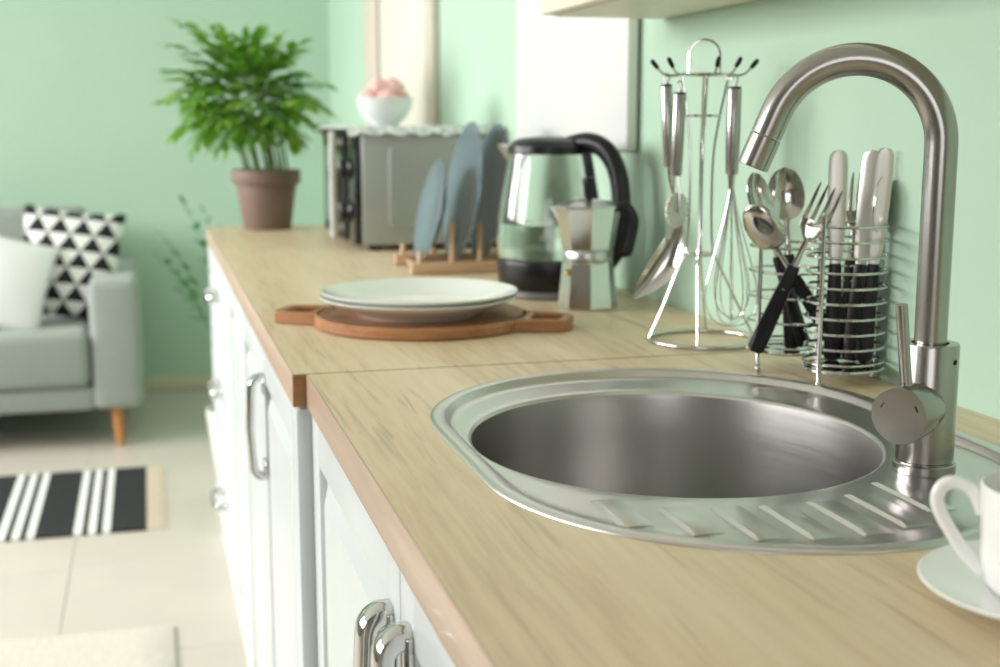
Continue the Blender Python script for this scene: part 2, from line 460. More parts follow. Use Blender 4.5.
XN, XF, YS = 0.166, 0.1505, 1.446      # front edges of near and far top, seam
near = thing('worktop', 'light oak worktop slab holding the round sink, nearest the camera', 'worktop', (0, 0, 0))
rx0, rx1, ry0, ry1 = XN+0.002, XR-0.001, -0.7, YS
angs = [2*PI*i/160 for i in range(160)]
for cx_, cy_ in ((rx0, ry0), (rx0, ry1), (rx1, ry0), (rx1, ry1)): angs.append(math.atan2(cy_-BY, cx_-BX) % (2*PI))
angs = sorted(set(angs))
def loop_at(fr, z): return [(BX+fr(a)*math.cos(a), BY+fr(a)*math.sin(a), z) for a in angs]
g = G()
g.loft([loop_at(lambda a: stad_r(a, 0.012), CT-TH), loop_at(lambda a: stad_r(a, 0.012), CT),
        loop_at(lambda a: rect_r(a, rx0, rx1, ry0, ry1), CT), loop_at(lambda a: rect_r(a, rx0, rx1, ry0, ry1), CT-TH)], closed=True)
g.build('slab', 'oak_top', near, angle=30)
G().box((XN, ry0, CT-TH), (rx0, ry1, CT), 0.0019, 3).build('edge_band', 'oak_edge', near)
far = thing('worktop', 'light oak worktop slab carrying the plates, kettle and plant', 'worktop', (0, 0, 0))
G().box((XF+0.002, YS+0.0045, CT-TH), (XR-0.001, 3.6, CT)).build('slab', 'oak_top', far, smooth=False)
G().box((XF, YS+0.0045, CT-TH), (XF+0.002, 3.6, CT), 0.0019, 3).build('edge_band', 'oak_edge', far)
G().box((XF, YS+0.0022, CT-TH), (XR-0.001, YS+0.0045, CT-0.0004), 0.0008, 1).build('end_strip', 'oak_end', far)

# ------------------------------------------------------------------ base cabinets
def handle_geo(h=0.15, reach=0.027, w=0.013, th=0.005, plate=False):
    """D handle in the local x-z plane, plate width along y; x = 0 at the door, bar at -reach"""
    pts = []
    r = min(0.016, reach-0.002)
    pts.append((0, 0, h/2-0.004)); pts.append((-reach+r, 0, h/2))
    for i in range(1, 6):
        a = PI/2 + (PI/2)*i/6; pts.append((-reach+r+r*math.cos(a), 0, h/2-r+r*math.sin(a)))
    pts.append((-reach, 0, h/2-r))
    pts.append((-reach-0.003, 0, 0))
    full = pts + [(x, y, -z) for x, y, z in reversed(pts[:-1])]
    loops = []
    P = [Vector(p) for p in full]
    for i, p in enumerate(P):
        t = (P[min(i+1, len(P)-1)]-P[max(i-1, 0)]).normalized(); n = Vector((t.z, 0, -t.x))
        lp = []
        for k in range(12):
            a = 2*PI*k/12; ca, sa = math.cos(a), math.sin(a)
            sx = math.copysign(abs(ca)**0.55, ca)*w/2; sy = math.copysign(abs(sa)**0.55, sa)*th/2
            lp.append(p + Vector((0, sx, 0)) + n*sy)
        loops.append(lp)
    g = G().loft(loops)
    if plate: g.box((-0.006, -w/2-0.002, -h/2), (0.0, w/2+0.002, h/2+0.002), 0.0015, 2)
    g.box((-0.004, -w/2-0.001, h/2-0.026), (0.0, w/2+0.001, h/2+0.001), 0.001, 1)
    g.box((-0.004, -w/2-0.001, -h/2-0.001), (0.0, w/2+0.001, -h/2+0.026), 0.001, 1)
    return g
DHANDLE = handle_geo(0.15, 0.027, 0.016, 0.008).mesh('handle', 'chrome')
HANDLE = handle_geo(0.15, 0.020, 0.020, 0.012).mesh('handle', 'chrome')
NHANDLE = handle_geo(0.17, 0.0200, 0.024, 0.018, True).mesh('handle', 'chrome')
def front(cab, kind, xf, y0, y1, z0, z1, hy=None, hz=None, hm=None, horiz=False):
    """door or drawer front in the plane x = xf (face towards -x) with framed raised panel"""
    th, b = 0.02, 0.052
    g = G()
    g.box((xf+0.009, y0, z0), (xf+th, y1, z1), 0.002, 1)
    fr = min(b, (z1-z0)*0.28)
    g.box((xf, y0, z0), (xf+0.012, y0+b, z1), 0.0025, 2); g.box((xf, y1-b, z0), (xf+0.012, y1, z1), 0.0025, 2)
    g.box((xf, y0+b-0.003, z1-fr), (xf+0.012, y1-b+0.003, z1), 0.0025, 2); g.box((xf, y0+b-0.003, z0), (xf+0.012, y1-b+0.003, z0+fr), 0.0025, 2)
    d = g.build(kind, 'cabinet_white', cab)
    g = G(); m = 0.012
    ya, yb, za, zb = y0+b+m, y1-b-m, z0+fr+m, z1-fr-m
    g.loft([[(xf+0.0095, ya, za), (xf+0.0095, yb, za), (xf+0.0095, yb, zb), (xf+0.0095, ya, zb)],
            [(xf+0.001, ya+0.022, za+0.022*(fr/b)), (xf+0.001, yb-0.022, za+0.022*(fr/b)), (xf+0.001, yb-0.022, zb-0.022*(fr/b)), (xf+0.001, ya+0.022, zb-0.022*(fr/b))]])
    g.build('panel', 'cabinet_white', d, smooth=False)
    if hy is not None:
        h = link('handle', hm, d, (xf, hy, hz))
        if horiz: h.rotation_euler = (PI/2, 0, 0)
        h['label'] = 'polished chrome bow handle'
    return d
def cabinet(label, xf, y0, y1, fronts, kick=0.10):
    cab = thing('base_cabinet', label, 'cabinet', (0, 0, 0), group='white base cabinets')
    t = 0.018; xb = XR-0.004; zt = CT-TH-0.001
    g = G()
    g.box((xf+0.022, y0+0.001, kick), (xb, y0+t, zt)); g.box((xf+0.022, y1-t, kick), (xb, y1-0.001, zt))
    g.box((xf+0.022, y0+t, kick), (xb, y1-t, kick+t)); g.box((xb-0.006, y0+t, kick+t), (xb, y1-t, zt))
    g.box((xf+0.022, y0+t, zt-0.06), (xf+0.04, y1-t, zt))
    g.build('body', 'cabinet_white', cab, smooth=False)
    G().box((xf+0.012, y0+0.001, 0.0), (xf+0.03, y1-0.001, kick)).build('plinth', 'cabinet_white', cab, smooth=False)
    for f in fronts: front(cab, *f)
    return cab
gz = CT-TH-0.004
xn, xf_ = 0.171, 0.154
cabinet('white sink cabinet below the steel drainer, two panelled doors', xn, 0.38, YS-0.001,
        [('door', xn, 0.916, YS-0.004, 0.10, gz, 0.950, 0.693, NHANDLE), ('door', xn, 0.383, 0.912, 0.10, gz, 0.874, 0.704, NHANDLE)])
cabinet('white cabinet nearest the camera under the cup', xn, -0.68, 0.379, [('door', xn, -0.15, 0.377, 0.10, gz), ('door', xn, -0.678, -0.153, 0.10, gz)])
cabinet('white single-door cabinet with a tall chrome handle beyond the worktop seam', xf_, YS+0.003, 1.93, [('door', xf_, YS+0.006, 1.927, 0.10, gz, 1.87, 0.715, HANDLE)])
cabinet('white two-door cabinet between the single-door cabinet and the drawers', xf_, 1.933, 2.747, [('door', xf_, 1.936, 2.338, 0.10, gz), ('door', xf_, 2.342, 2.744, 0.10, gz)])
zz = [(0.64, gz), (0.38, 0.636), (0.10, 0.376)]
cabinet('white cabinet of three drawers with horizontal bow handles at the far end', xf_, 2.75, 3.585,
        [('drawer', xf_, 2.753, 3.582, a, b, 3.15, hz, DHANDLE, True) for (a, b), hz in zip(zz, (0.742, 0.512, 0.235))])

# wall cabinet above the sink
uc = thing('wall_cabinet', 'cream wall cabinet mounted above the sink', 'cabinet')
G().box((0.606, -0.6, 1.314), (XR-0.001, 1.91, 2.05), 0.001, 1).build('body', 'upper_cream', uc)
for k in range(4):
    y1 = 1.91-k*0.628
    d = G().box((0.586, y1-0.625, 1.316), (0.6055, y1, 2.048), 0.002, 1).build('door', 'upper_cream', uc)

# white panel on the wall beside the cabinet
pb = thing('wall_panel', 'blank white panel hanging on the wall above the kettle', 'panel', (XR, 0, 0))
G().box((-0.024, 2.00, 1.11), (-0.006, 2.66, 1.85), 0.002, 2).build('board', 'white_paint', pb)
G().box((-0.006, 2.02, 1.13), (0.0, 2.64, 1.83)).build('mounting_batten', 'white_paint', pb)

# ------------------------------------------------------------------ sink
sink = thing('sink', 'round stainless steel sink with ribbed drainer set into the worktop', 'sink', (BX, BY, CT))
N_ = 144
def pl(fr, z): return [(fr(2*PI*i/N_)*math.cos(2*PI*i/N_), fr(2*PI*i/N_)*math.sin(2*PI*i/N_), z) for i in range(N_)]
PZ = -0.0045
def bowl_r(a, e): return 1/math.hypot(math.cos(a)/(BR+e), math.sin(a)/(BR*BO+e))
loops = [pl(lambda a: stad_r(a, 0.0), 0.0002), pl(lambda a: stad_r(a, 0.0003), 0.0012), pl(lambda a: stad_r(a, 0.0022), 0.0026), pl(lambda a: stad_r(a, 0.0055), 0.0034),
         pl(lambda a: stad_r(a, 0.009), 0.0031), pl(lambda a: stad_r(a, 0.0135), 0.0028), pl(lambda a: stad_r(a, 0.0155), 0.0018), pl(lambda a: stad_r(a, 0.0195), PZ+0.0015), pl(lambda a: stad_r(a, 0.0215), PZ)]
for s in (0.25, 0.5, 0.75):
    loops.append(pl(lambda a, s=s: stad_r(a, 0.0215)*(1-s)+bowl_r(a, 0.004)*s, PZ))
loops += [pl(lambda a: bowl_r(a, 0.004), PZ), pl(lambda a: bowl_r(a, 0.0015), PZ-0.0008), pl(lambda a: bowl_r(a, 0.0), PZ-0.003)]
G().loft(loops, cap=False).build('rim', 'steel_sink', sink, angle=50)
prof = [(BR, PZ-0.003), (BR-0.001, PZ-0.010), (BR-0.004, -0.05), (BR-0.010, -0.12), (BR-0.020, -0.15), (BR-0.045, -0.168), (BR-0.08, -0.172), (0.045, -0.175)]
bl = []
for r, z in prof:
    bl.append([((r*math.cos(2*PI*i/N_)), r*(1+(BO-1)*min(1, (r/BR)**2))*math.sin(2*PI*i/N_), z) for i in range(N_)])
# re-angle the top rings so that they meet the rim exactly
bl[0] = pl(lambda a: bowl_r(a, 0.0), PZ-0.003)
bl[1] = pl(lambda a: bowl_r(a, -0.001), PZ-0.010)
bl[2] = pl(lambda a: bowl_r(a, -0.004), -0.05)
bl[3] = pl(lambda a: bowl_r(a, -0.010), -0.12)
bl[4] = pl(lambda a: bowl_r(a, -0.020), -0.15)
bl[5] = pl(lambda a: bowl_r(a, -0.045), -0.168)
G().loft(bl, cap=False).build('bowl', 'steel_bowl', sink, angle=60)
G().lathe([(0.045, -0.175), (0.041, -0.176), (0.038, -0.180), (0.012, -0.181), (0.0, -0.181)], 40).build('drain', 'chrome', sink)
for x, ya, yb in ((0.332, 0.905, 0.836), (0.374, 0.874, 0.806), (0.413, 0.864, 0.785), (0.451, 0.858, 0.776), (0.491, 0.858, 0.774), (0.529, 0.868, 0.783), (0.568, 0.893, 0.812)):
    # wedge shaped rib: steep on one side, sloping on the other
    lp = []
    for y, s in ((ya, 0.25), (ya-0.008, 1), (yb+0.008, 1), (yb, 0.25)):
        hgt = 0.0026*s
        lp.append([(x-0.013-BX, y-BY, PZ+0.0001), (x-0.0105-BX, y-BY, PZ+0.0003+hgt*0.9), (x-0.008-BX, y-BY, PZ+0.0003+hgt), (x+0.004-BX, y-BY, PZ+0.0003+hgt*0.35), (x+0.013-BX, y-BY, PZ+0.0001)])
    G().loft(lp).build('drainer_rib', 'steel_sink', sink, angle=20)

# ------------------------------------------------------------------ mixer tap
fx, fy = 0.6190, 0.9165
tap = thing('mixer_tap', 'brushed steel gooseneck mixer tap standing on the sink rim', 'tap', (fx, fy, CT+PZ+0.0002))
z0 = 0.0035-0.0002
G().lathe([(0.0, 0), (0.0256, 0), (0.0258, 0.0015), (0.0256, 0.0075), (0.0246, 0.0085), (0.0, 0.0085)], 56).build('base_ring', 'steel', tap)
G().lathe([(0.0, 0.0085), (0.0225, 0.0085), (0.0225, 0.0095), (0.0236, 0.0105), (0.0236, z0+0.1035), (0.0228, z0+0.1055), (0.0153, z0+0.1055), (0.0151, z0+0.100), (0.0, z0+0.100)], 64).build('body', 'steel', tap)
sd = polar(math.radians(150))
def sp(d, z): return (sd[0]*d, sd[1]*d, z+z0)
ra, zc = 0.068, 0.2675
pts = [sp(0, 0.099), sp(0, 0.14), sp(0, 0.18), sp(0, 0.22), sp(0, 0.25)]
phi = math.radians(158)
for i in range(0, 29):
    a = phi*i/28; pts.append(sp(ra*(1-math.cos(a)), zc+ra*math.sin(a)))
ed, ez = ra*(1-math.cos(phi)), zc+ra*math.sin(phi); tx, tz = math.sin(phi), math.cos(phi)
for s in (0.010, 0.020): pts.append(sp(ed+tx*s, ez+tz*s))
G().tube(pts, 0.0132, 40).build('spout', 'steel', tap, angle=50)
nz = G(); q0 = sp(ed+tx*0.0208, ez+tz*0.0208); dz = Vector(sp(ed+tx*0.05, ez+tz*0.05))-Vector(q0)
nz.lathe([(0.0, 0), (0.0128, 0), (0.0133, 0.0006), (0.0133, 0.0265), (0.0122, 0.0272), (0.0108, 0.0268), (0.0106, 0.021), (0, 0.020)], 40, frame(q0, dz))
nz.build('nozzle', 'steel', tap)
G().lathe([(0.0, 0), (0.0102, 0), (0.0102, 0.002), (0.0, 0.0024)], 32, frame(Vector(q0)+dz.normalized()*0.0222, dz)).build('aerator', 'dark_gap', tap)
ax = polar(math.radians(216))
hubM = frame((0, 0, z0+0.054), (ax[0], ax[1], 0.0), (0, 0, 1))
G().lathe([(0.0, 0.010), (0.0205, 0.010), (0.0205, 0.0325), (0.0200, 0.0330), (0.0, 0.0330)], 56, hubM).build('valve_neck', 'steel', tap)
hub = G().lathe([(0.0, 0.0336), (0.0226, 0.0336), (0.0232, 0.0342), (0.0232, 0.0600), (0.0226, 0.0608), (0.0, 0.0610)], 64, hubM).build('lever_hub', 'steel', tap)
lv0 = hubM @ Vector((0.017, 0.0, 0.047)); side = Vector((-ax[1], ax[0], 0))
updir = (Vector((0, 0, 1)) - side*0.09 + Vector((ax[0], ax[1], 0))*0.05).normalized()
G().lathe([(0.0, 0), (0.0049, 0), (0.0049, 0.0715), (0.0044, 0.072), (0.0, 0.072)], 28, frame(lv0, updir)).build('lever', 'steel', tap)
for s, mname in ((1, 'red_mark'), (-1, 'blue_mark')):
    g = G(); a0 = math.radians(62)*s
    arc = [hubM @ Vector((0.0160*math.cos(a0+s*d), 0.0160*math.sin(a0+s*d), 0.0612)) for d in (-0.16, -0.08, 0, 0.08, 0.16)]
    g.tube(arc, 0.0006, 6); g.build('temperature_mark', mname, hub)
G().lathe([(0, 0), (0.0022, 0), (0.0022, 0.0006), (0, 0.0006)], 14, frame((0.0234*math.cos(math.radians(-66)), 0.0234*math.sin(math.radians(-66)), z0+0.092), (math.cos(math.radians(-66)), math.sin(math.radians(-66)), 0))).build('grub_screw', 'dark_gap', tap)

# ------------------------------------------------------------------ coffee cup and saucer
cx, cy = 0.511, 0.6155
sauc = tag(G().lathe([(0.0, 0.003), (0.026, 0.003), (0.028, 0.0), (0.031, 0.0), (0.033, 0.003), (0.058, 0.0075), (0.0785, 0.0135), (0.0795, 0.0147), (0.0785, 0.0156), (0.056, 0.0102), (0.034, 0.0066), (0.030, 0.0062), (0.0, 0.0062)], 72).build('saucer', 'porcelain', None, loc=(cx, cy, CT+0.0003)),
    'white porcelain saucer under the coffee cup', 'saucer')
cup = thing('coffee_cup', 'white porcelain coffee cup with a looped handle, standing on the saucer', 'cup', (cx, cy, CT+0.0068))
G().lathe([(0.0000, 0.0017), (0.0325, 0.0000), (0.0381, 0.0022), (0.0420, 0.0086), (0.0442, 0.0216), (0.0454, 0.0476), (0.0465, 0.0662), (0.0457, 0.0670), (0.0446, 0.0662), (0.0431, 0.0476), (0.0417, 0.0216), (0.0381, 0.0069), (0.0000, 0.0048)], 64).build('body', 'porcelain', cup)
hd = Vector((-0.80, 0.60, 0)).normalized()
hp = smooth_path([hd*l+Vector((0, 0, z)) for l, z in ((0.0440, 0.046), (0.0480, 0.0560), (0.0550, 0.0625), (0.0645, 0.0625), (0.0700, 0.055), (0.0685, 0.045), (0.0610, 0.032), (0.0525, 0.020), (0.0425, 0.010))], 6)
G().tube(hp, 0.004, 14, flat=(0.0042, 0.0032), up=hd.cross(Vector((0, 0, 1)))[:]).build('handle', 'porcelain', cup)

# ------------------------------------------------------------------ serving board and plates
bcx, bcy = 0.370, 1.775
brd = thing('serving_board', 'round brown wooden serving board with two cut-out handles', 'board', (bcx, bcy, CT+0.0003), math.radians(-27))
R_ = 0.152
n = 96
out = ring(R_, n)
g = G().lathe([(0, 0), (R_-0.003, 0), (R_, 0.003), (R_, 0.013), (R_-0.003, 0.0165), (R_-0.008, 0.0165), (R_-0.014, 0.0135), (0, 0.0135)], n)
g.build('disc', 'board_wood', brd)
for s in (-1, 1):
    # handle: closed loop of wood with a rounded window
    g = G()
    def rr(x0, x1, yh0, yh1, r, z):
        pts = [(x0, -yh0), (x1-r, -yh1), (x1-r*0.3, -yh1+r*0.3), (x1, -yh1+r), (x1, yh1-r), (x1-r*0.3, yh1-r*0.3), (x1-r, yh1), (x0, yh0)]
        return [(s*x, y, z) for x, y in pts]
    o0, o1 = (0.137, 0.214, 0.050, 0.040, 0.018), (0.157, 0.200, 0.029, 0.027, 0.010)
    g.loft([rr(*o1, 0.001), rr(*o0, 0.001), rr(*o0, 0.0145), rr(0.139, 0.212, 0.048, 0.038, 0.017, 0.0165), rr(0.155, 0.202, 0.031, 0.029, 0.011, 0.0165), rr(*o1, 0.0145)], closed=True)
    g.build('handle', 'board_wood', brd, angle=25)
pprof = [(0.0, 0.002), (0.075, 0.002), (0.078, 0.0), (0.084, 0.0), (0.090, 0.0050), (0.118, 0.0165), (0.1385, 0.0255), (0.1395, 0.0267), (0.1385, 0.0278), (0.117, 0.0190), (0.089, 0.0082), (0.076, 0.0060), (0.0, 0.0055)]
p1 = tag(G().lathe(pprof, 80).build('plate', 'plate_white', None, loc=(bcx-0.004, bcy+0.004, CT+0.0003+0.0136)), 'lower white dinner plate of the pair, resting on the serving board', 'plate', 'white plates on the board')
p2 = p1.copy(); C.objects.link(p2); p2.location = (bcx-0.002, bcy+0.004, CT+0.0003+0.0136+0.0076)
tag(p2, 'upper white dinner plate, stacked on another plate', 'plate', 'white plates on the board')

# ------------------------------------------------------------------ dish rack and blue plates
rack = thing('dish_rack', 'small wooden dish rack with upright dowels', 'dish rack', (0, 0, CT+0.0002))
RY = (2.365, 2.53)
for y in RY:
    rl = G().box((0.472, y-0.010, 0.0), (0.735, y+0.010, 0.022), 0.003, 2).build('rail', 'rack_wood', rack)
for x in (0.50, 0.71): G().box((x-0.007, RY[0]+0.010, 0.003), (x+0.007, RY[1]-0.010, 0.0125), 0.002, 1).build('cross_bar', 'rack_wood', rack)
for y in RY:
    for x, h in ((0.490, 0.043), (0.552, 0.098), (0.606, 0.098), (0.658, 0.098), (0.708, 0.098)):
        G().lathe([(0, 0.021), (0.0055, 0.021), (0.0055, h-0.002), (0.004, h), (0, h)], 14, Matrix.Translation((x, y, 0))).build('dowel', 'rack_wood', rack)
def blue_plate(R, xb, tilt, label):
    k = R/0.1
    prof = [(0.0, 0.0), (0.058*k, 0.0), (0.062*k, -0.002), (0.066*k, 0.0005), (0.09*k, 0.008), (R-0.001, 0.0125), (R, 0.0135), (R-0.001, 0.0145), (0.088*k, 0.0112), (0.065*k, 0.0045), (0.0, 0.0035)]
    o = G().lathe(prof, 72).build('blue_plate', 'plate_blue')
    zd = Vector((-math.cos(tilt), 0, math.sin(tilt)))     # face of the plate
    up = Vector((math.sin(tilt), 0, math.cos(tilt)))
    o.matrix_world = frame(Vector((xb, 2.447, CT+0.0135)) + up*R, zd, (0, 1, 0))
    return tag(o, label, 'plate', 'blue plates in the rack')
blue_plate(0.100, 0.517, math.radians(13), 'small blue-grey plate, leftmost in the dish rack')
blue_plate(0.136, 0.584, math.radians(9), 'large blue-grey plate in the middle of the dish rack')
blue_plate(0.134, 0.637, math.radians(9), 'large blue-grey plate in the dish rack nearest the kettle')

# ------------------------------------------------------------------ glass kettle
kx, ky = 0.640, 2.030
ket = thing('electric_kettle', 'glass electric kettle with black lid, base and handle, half full of water', 'kettle', (kx, ky, CT+0.0002))
G().lathe([(0, 0), (0.080, 0), (0.083, 0.003), (0.083, 0.012), (0.080, 0.014), (0, 0.014)], 64).build('power_base', 'kettle_grey', ket)
G().lathe([(0, 0.0145), (0.082, 0.0145), (0.085, 0.018), (0.087, 0.055), (0.086, 0.060), (0.080, 0.062), (0.0, 0.062)], 64).build('heater_base', 'black_plastic', ket)
G().lathe([(0.0, 0.0622), (0.078, 0.0622), (0.079, 0.064), (0.0, 0.0645)], 48).build('heating_plate', 'steel', ket)
jar_o = [(0.0865, 0.0622), (0.0885, 0.072), (0.0890, 0.095), (0.0865, 0.130), (0.0805, 0.170), (0.0730, 0.210), (0.0675, 0.236)]
G().lathe(jar_o+[(r-0.0028, z) for r, z in reversed(jar_o)]+[jar_o[0]], 72).build('glass_jug', 'glass', ket, angle=60)
wt = [(0.0, 0.0650), (0.0830, 0.0650), (0.0852, 0.074), (0.0857, 0.095), (0.0850, 0.108), (0.0838, 0.119), (0.0, 0.119)]
G().lathe(wt, 64).build('water', 'water', ket, angle=50)
kd = Vector((0.60, -0.80, 0)).normalized()     # handle side
# rim collar, spout and lid
G().lathe([(0.0690, 0.232), (0.0700, 0.233), (0.0690, 0.245), (0.064, 0.248), (0.0635, 0.236), (0.0690, 0.232)], 64).build('collar', 'black_plastic', ket)
G().lathe([(0, 0.246), (0.063, 0.246), (0.0635, 0.250), (0.052, 0.257), (0.02, 0.260), (0, 0.260)], 56).build('lid', 'black_plastic', ket)
sdv = -kd; sid = Vector((-sdv.y, sdv.x, 0))
lp = []
for l, w, zlo, zhi in ((0.058, 0.032, 0.205, 0.240), (0.076, 0.026, 0.213, 0.242), (0.092, 0.016, 0.226, 0.245), (0.104, 0.007, 0.239, 0.248)):
    lp.append([sdv*l+sid*w+Vector((0, 0, zhi)), sdv*(l+0.004)+Vector((0, 0, zlo)), sdv*l-sid*w+Vector((0, 0, zhi)), sdv*(l-0.002)+Vector((0, 0, zlo+0.006))])
G().loft(lp).build('spout', 'aluminium_cast', ket, angle=70)
lp = []
for r, z in [(0.0672, 0.238)]+jar_o[::-1][1:-1]:
    lp.append([kd*(r+o_)+Vector((-kd.y, kd.x, 0))*w_+Vector((0, 0, z)) for o_, w_ in ((0.0006, -0.010), (0.007, -0.009), (0.007, 0.009), (0.0006, 0.010))])
G().loft(lp).build('handle_strap', 'black_plastic', ket)
hp = smooth_path([kd*l+Vector((0, 0, z)) for l, z in ((0.040, 0.246), (0.074, 0.251), (0.104, 0.242), (0.126, 0.216), (0.137, 0.178), (0.138, 0.130), (0.130, 0.085), (0.108, 0.055), (0.085, 0.040))], 6)
G().tube(hp, 0.01, 14, flat=(0.016, 0.013), up=kd.cross(Vector((0, 0, 1)))[:]).build('handle', 'black_plastic', ket)

# ------------------------------------------------------------------ moka pot
mx_, my_ = 0.650, 1.866
mok = thing('moka_pot', 'faceted aluminium moka pot with black knob and handle', 'coffee pot', (mx_, my_, CT+0.0002), math.radians(10))
def octo(prof, n=8): return [[(r*math.cos(2*PI*(i+0.5)/n), r*math.sin(2*PI*(i+0.5)/n), z) for i in range(n)] for r, z in prof]
G().loft(octo([(0.0440, 0), (0.0460, 0.003), (0.0395, 0.071), (0.038, 0.073)])).build('boiler', 'aluminium', mok, smooth=False)
G().lathe([(0, 0.073), (0.0375, 0.073), (0.0385, 0.075), (0.0385, 0.088), (0.0370, 0.090), (0, 0.090)], 48).build('collar', 'aluminium_cast', mok)
G().loft(octo([(0.0380, 0.090), (0.0395, 0.093), (0.0500, 0.152), (0.0505, 0.1555)])).build('upper_chamber', 'aluminium', mok, smooth=False)
G().loft(octo([(0.0515, 0.1558), (0.0515, 0.158), (0.030, 0.165), (0.010, 0.168)])).build('lid', 'aluminium_cast', mok, smooth=False)
G().lathe([(0, 0.168), (0.006, 0.168), (0.0075, 0.172), (0.0085, 0.186), (0.0105, 0.196), (0.0095, 0.200), (0, 0.201)], 20).build('knob', 'black_plastic', mok)
md_ = Vector((0.86, -0.51, 0)); md_ = Matrix.Rotation(-math.radians(10), 3, 'Z') @ md_.normalized(); sdn = Vector((-md_.y, md_.x, 0))
lp = []
for l, w, z in ((0.044, 0.013, 0.128), (0.053, 0.009, 0.142), (0.062, 0.004, 0.1545)):
    lp.append([-md_*(l-0.012)+sdn*w+Vector((0, 0, 0.1555)), -md_*l+Vector((0, 0, z)), -md_*(l-0.012)-sdn*w+Vector((0, 0, 0.1555))])
G().loft(lp).build('spout', 'aluminium', mok, smooth=False)
hp = [md_*l+Vector((0, 0, z)) for l, z in ((0.046, 0.152), (0.056, 0.157), (0.064, 0.150), (0.0695, 0.139), (0.0695, 0.128), (0.064, 0.100), (0.060, 0.088), (0.053, 0.089))]
G().tube(smooth_path(hp, 3), 0.006, 12, flat=(0.0085, 0.0055), up=sdn[:]).build('handle', 'black_plastic', mok)
vv = Matrix.Rotation(-math.radians(10), 3, 'Z') @ Vector((-0.90, -0.42, 0)).normalized()
G().lathe([(0, 0), (0.0055, 0), (0.0055, 0.004), (0.003, 0.007), (0, 0.007)], 6, frame(vv*0.0385+Vector((0, 0, 0.058)), vv)).build('safety_valve', 'brass', mok)

# ------------------------------------------------------------------ utensil stand with hanging tools
stx, sty = 0.693, 1.533
RT = Vector((0.9112, -0.4119, 0)); VW = Vector((0.4119, 0.9112, 0))     # across and away from the camera side
st = thing('utensil_stand', 'chrome wire utensil stand with a loop on top and black-tipped hooks', 'utensil stand', (stx, sty, CT+0.0002))
def L3(lat, dep, z): return RT*lat + VW*dep + Vector((0, 0, z))
RB = 0.070
G().tube(ring(RB, 64, 0.003), 0.003, 10, closed=True).build('base_ring', 'chrome', st)
for k in range(4):
    a = math.radians(180+90*k + 12)
    if k in (1, 3): a = math.radians(180+90*k-4)
    d = RT*math.cos(a)+VW*math.sin(a); off = RT*-0.006
    pts = smooth_path([d*RB+Vector((0, 0, 0.004)), d*(RB*0.72)+off*0.4+Vector((0, 0, 0.045)), d*0.029+off*0.9+Vector((0, 0, 0.094)), d*0.0195+off+Vector((0, 0, 0.114)), d*0.0165+off+Vector((0, 0, 0.127)), d*0.0145+off+Vector((0, 0, 0.17)), d*0.015+off+Vector((0, 0, 0.24)), d*0.021+off*0.8+Vector((0, 0, 0.292)), d*0.030+off*0.6+Vector((0, 0, 0.343))], 5)
    G().tube(pts, 0.0017, 8).build('leg', 'chrome', st)
for r, z in ((0.0205, 0.1145), (0.0218, 0.2915), (0.0305, 0.3430)):
    G().tube([Vector(p)+RT*-0.0055 for p in ring(r, 40, z)], 0.0016, 8, closed=True).build('ring', 'chrome', st)
arch = [L3(-0.0055+0.0195*math.cos(PI-PI*i/18), 0, 0.366+0.0205*math.sin(PI*i/18)) for i in range(19)]
arch = [L3(-0.025, 0, 0.343)] + arch + [L3(0.014, 0, 0.343)]
G().tube(arch, 0.0016, 8).build('loop', 'chrome', st)
for ang in (8, 178, 229, 285, 311):
    a = math.radians(ang); d = RT*math.cos(a)+VW*math.sin(a); o = RT*-0.0055
    pts = smooth_path([d*0.029+o+Vector((0, 0, 0.3430)), d*0.044+o+Vector((0, 0, 0.342)), d*0.053+o+Vector((0, 0, 0.345)), d*0.062+o+Vector((0, 0, 0.355))], 5)
    h = G().tube(pts, 0.0016, 8).build('hook', 'chrome', st)
    e0 = Vector(pts[-1]); dd = (pts[-1]-pts[-3]).normalized()
    G().lathe([(0, -0.006), (0.0026, -0.005), (0.0031, 0.0), (0.0030, 0.006), (0.0018, 0.0085), (0, 0.009)], 12, frame(e0, dd)).build('hook_tip', 'black_plastic', h)
SB = Vector((stx, sty, CT+0.0002))
def wp_(lat, dep, z): return SB + L3(lat, dep, z)
def handle_prof(L, r): return [(0, 0), (r*0.9, 0), (r, 0.002), (r*1.03, L*0.5), (r*0.92, L-0.003), (r*0.8, L), (0, L)]
# serving spoon: hangs from the left hook, bowl low
def hanging_handle(t, top, bot, r):
    top, bot = Vector(top), Vector(bot); d = bot-top
    G().lathe(handle_prof(d.length, r), 24, frame(top, d)).build('handle', 'steel', t)
    G().lathe([(0, -0.0012), (r*0.93, -0.0012), (r*0.98, 0.0016), (0, 0.0016)], 24, frame(top, d)).build('end_cap', 'black_plastic', t)
    lw = [top + Vector((0, 0, -0.001)), top+RT*-0.0035+Vector((0, 0, 0.008)), top+RT*-0.002+Vector((0, 0, 0.0140)), top+RT*0.002+Vector((0, 0, 0.0140)), top+RT*0.0035+Vector((0, 0, 0.008)), top+Vector((0, 0, -0.001))]
    G().tube(smooth_path(lw, 3), 0.0011, 8).build('hanging_loop', 'chrome', t)
sp_ = thing('serving_spoon', 'long steel serving spoon hanging lowest on the left of the stand', 'spoon')
hanging_handle(sp_, wp_(-0.0530, 0.003, 0.330), wp_(-0.0475, 0.003, 0.226), 0.0075)
sh = smooth_path([wp_(-0.0476, 0.003, 0.227), wp_(-0.0435, 0.004, 0.20), wp_(-0.0330, 0.006, 0.165), wp_(-0.0320, 0.006, 0.150)], 5)
G().tube(sh, 0.0028, 10).build('shaft', 'cutlery_steel', sp_)
grid = []
A0, A1 = wp_(-0.0315, 0.006, 0.153), wp_(-0.0900, -0.004, 0.056)
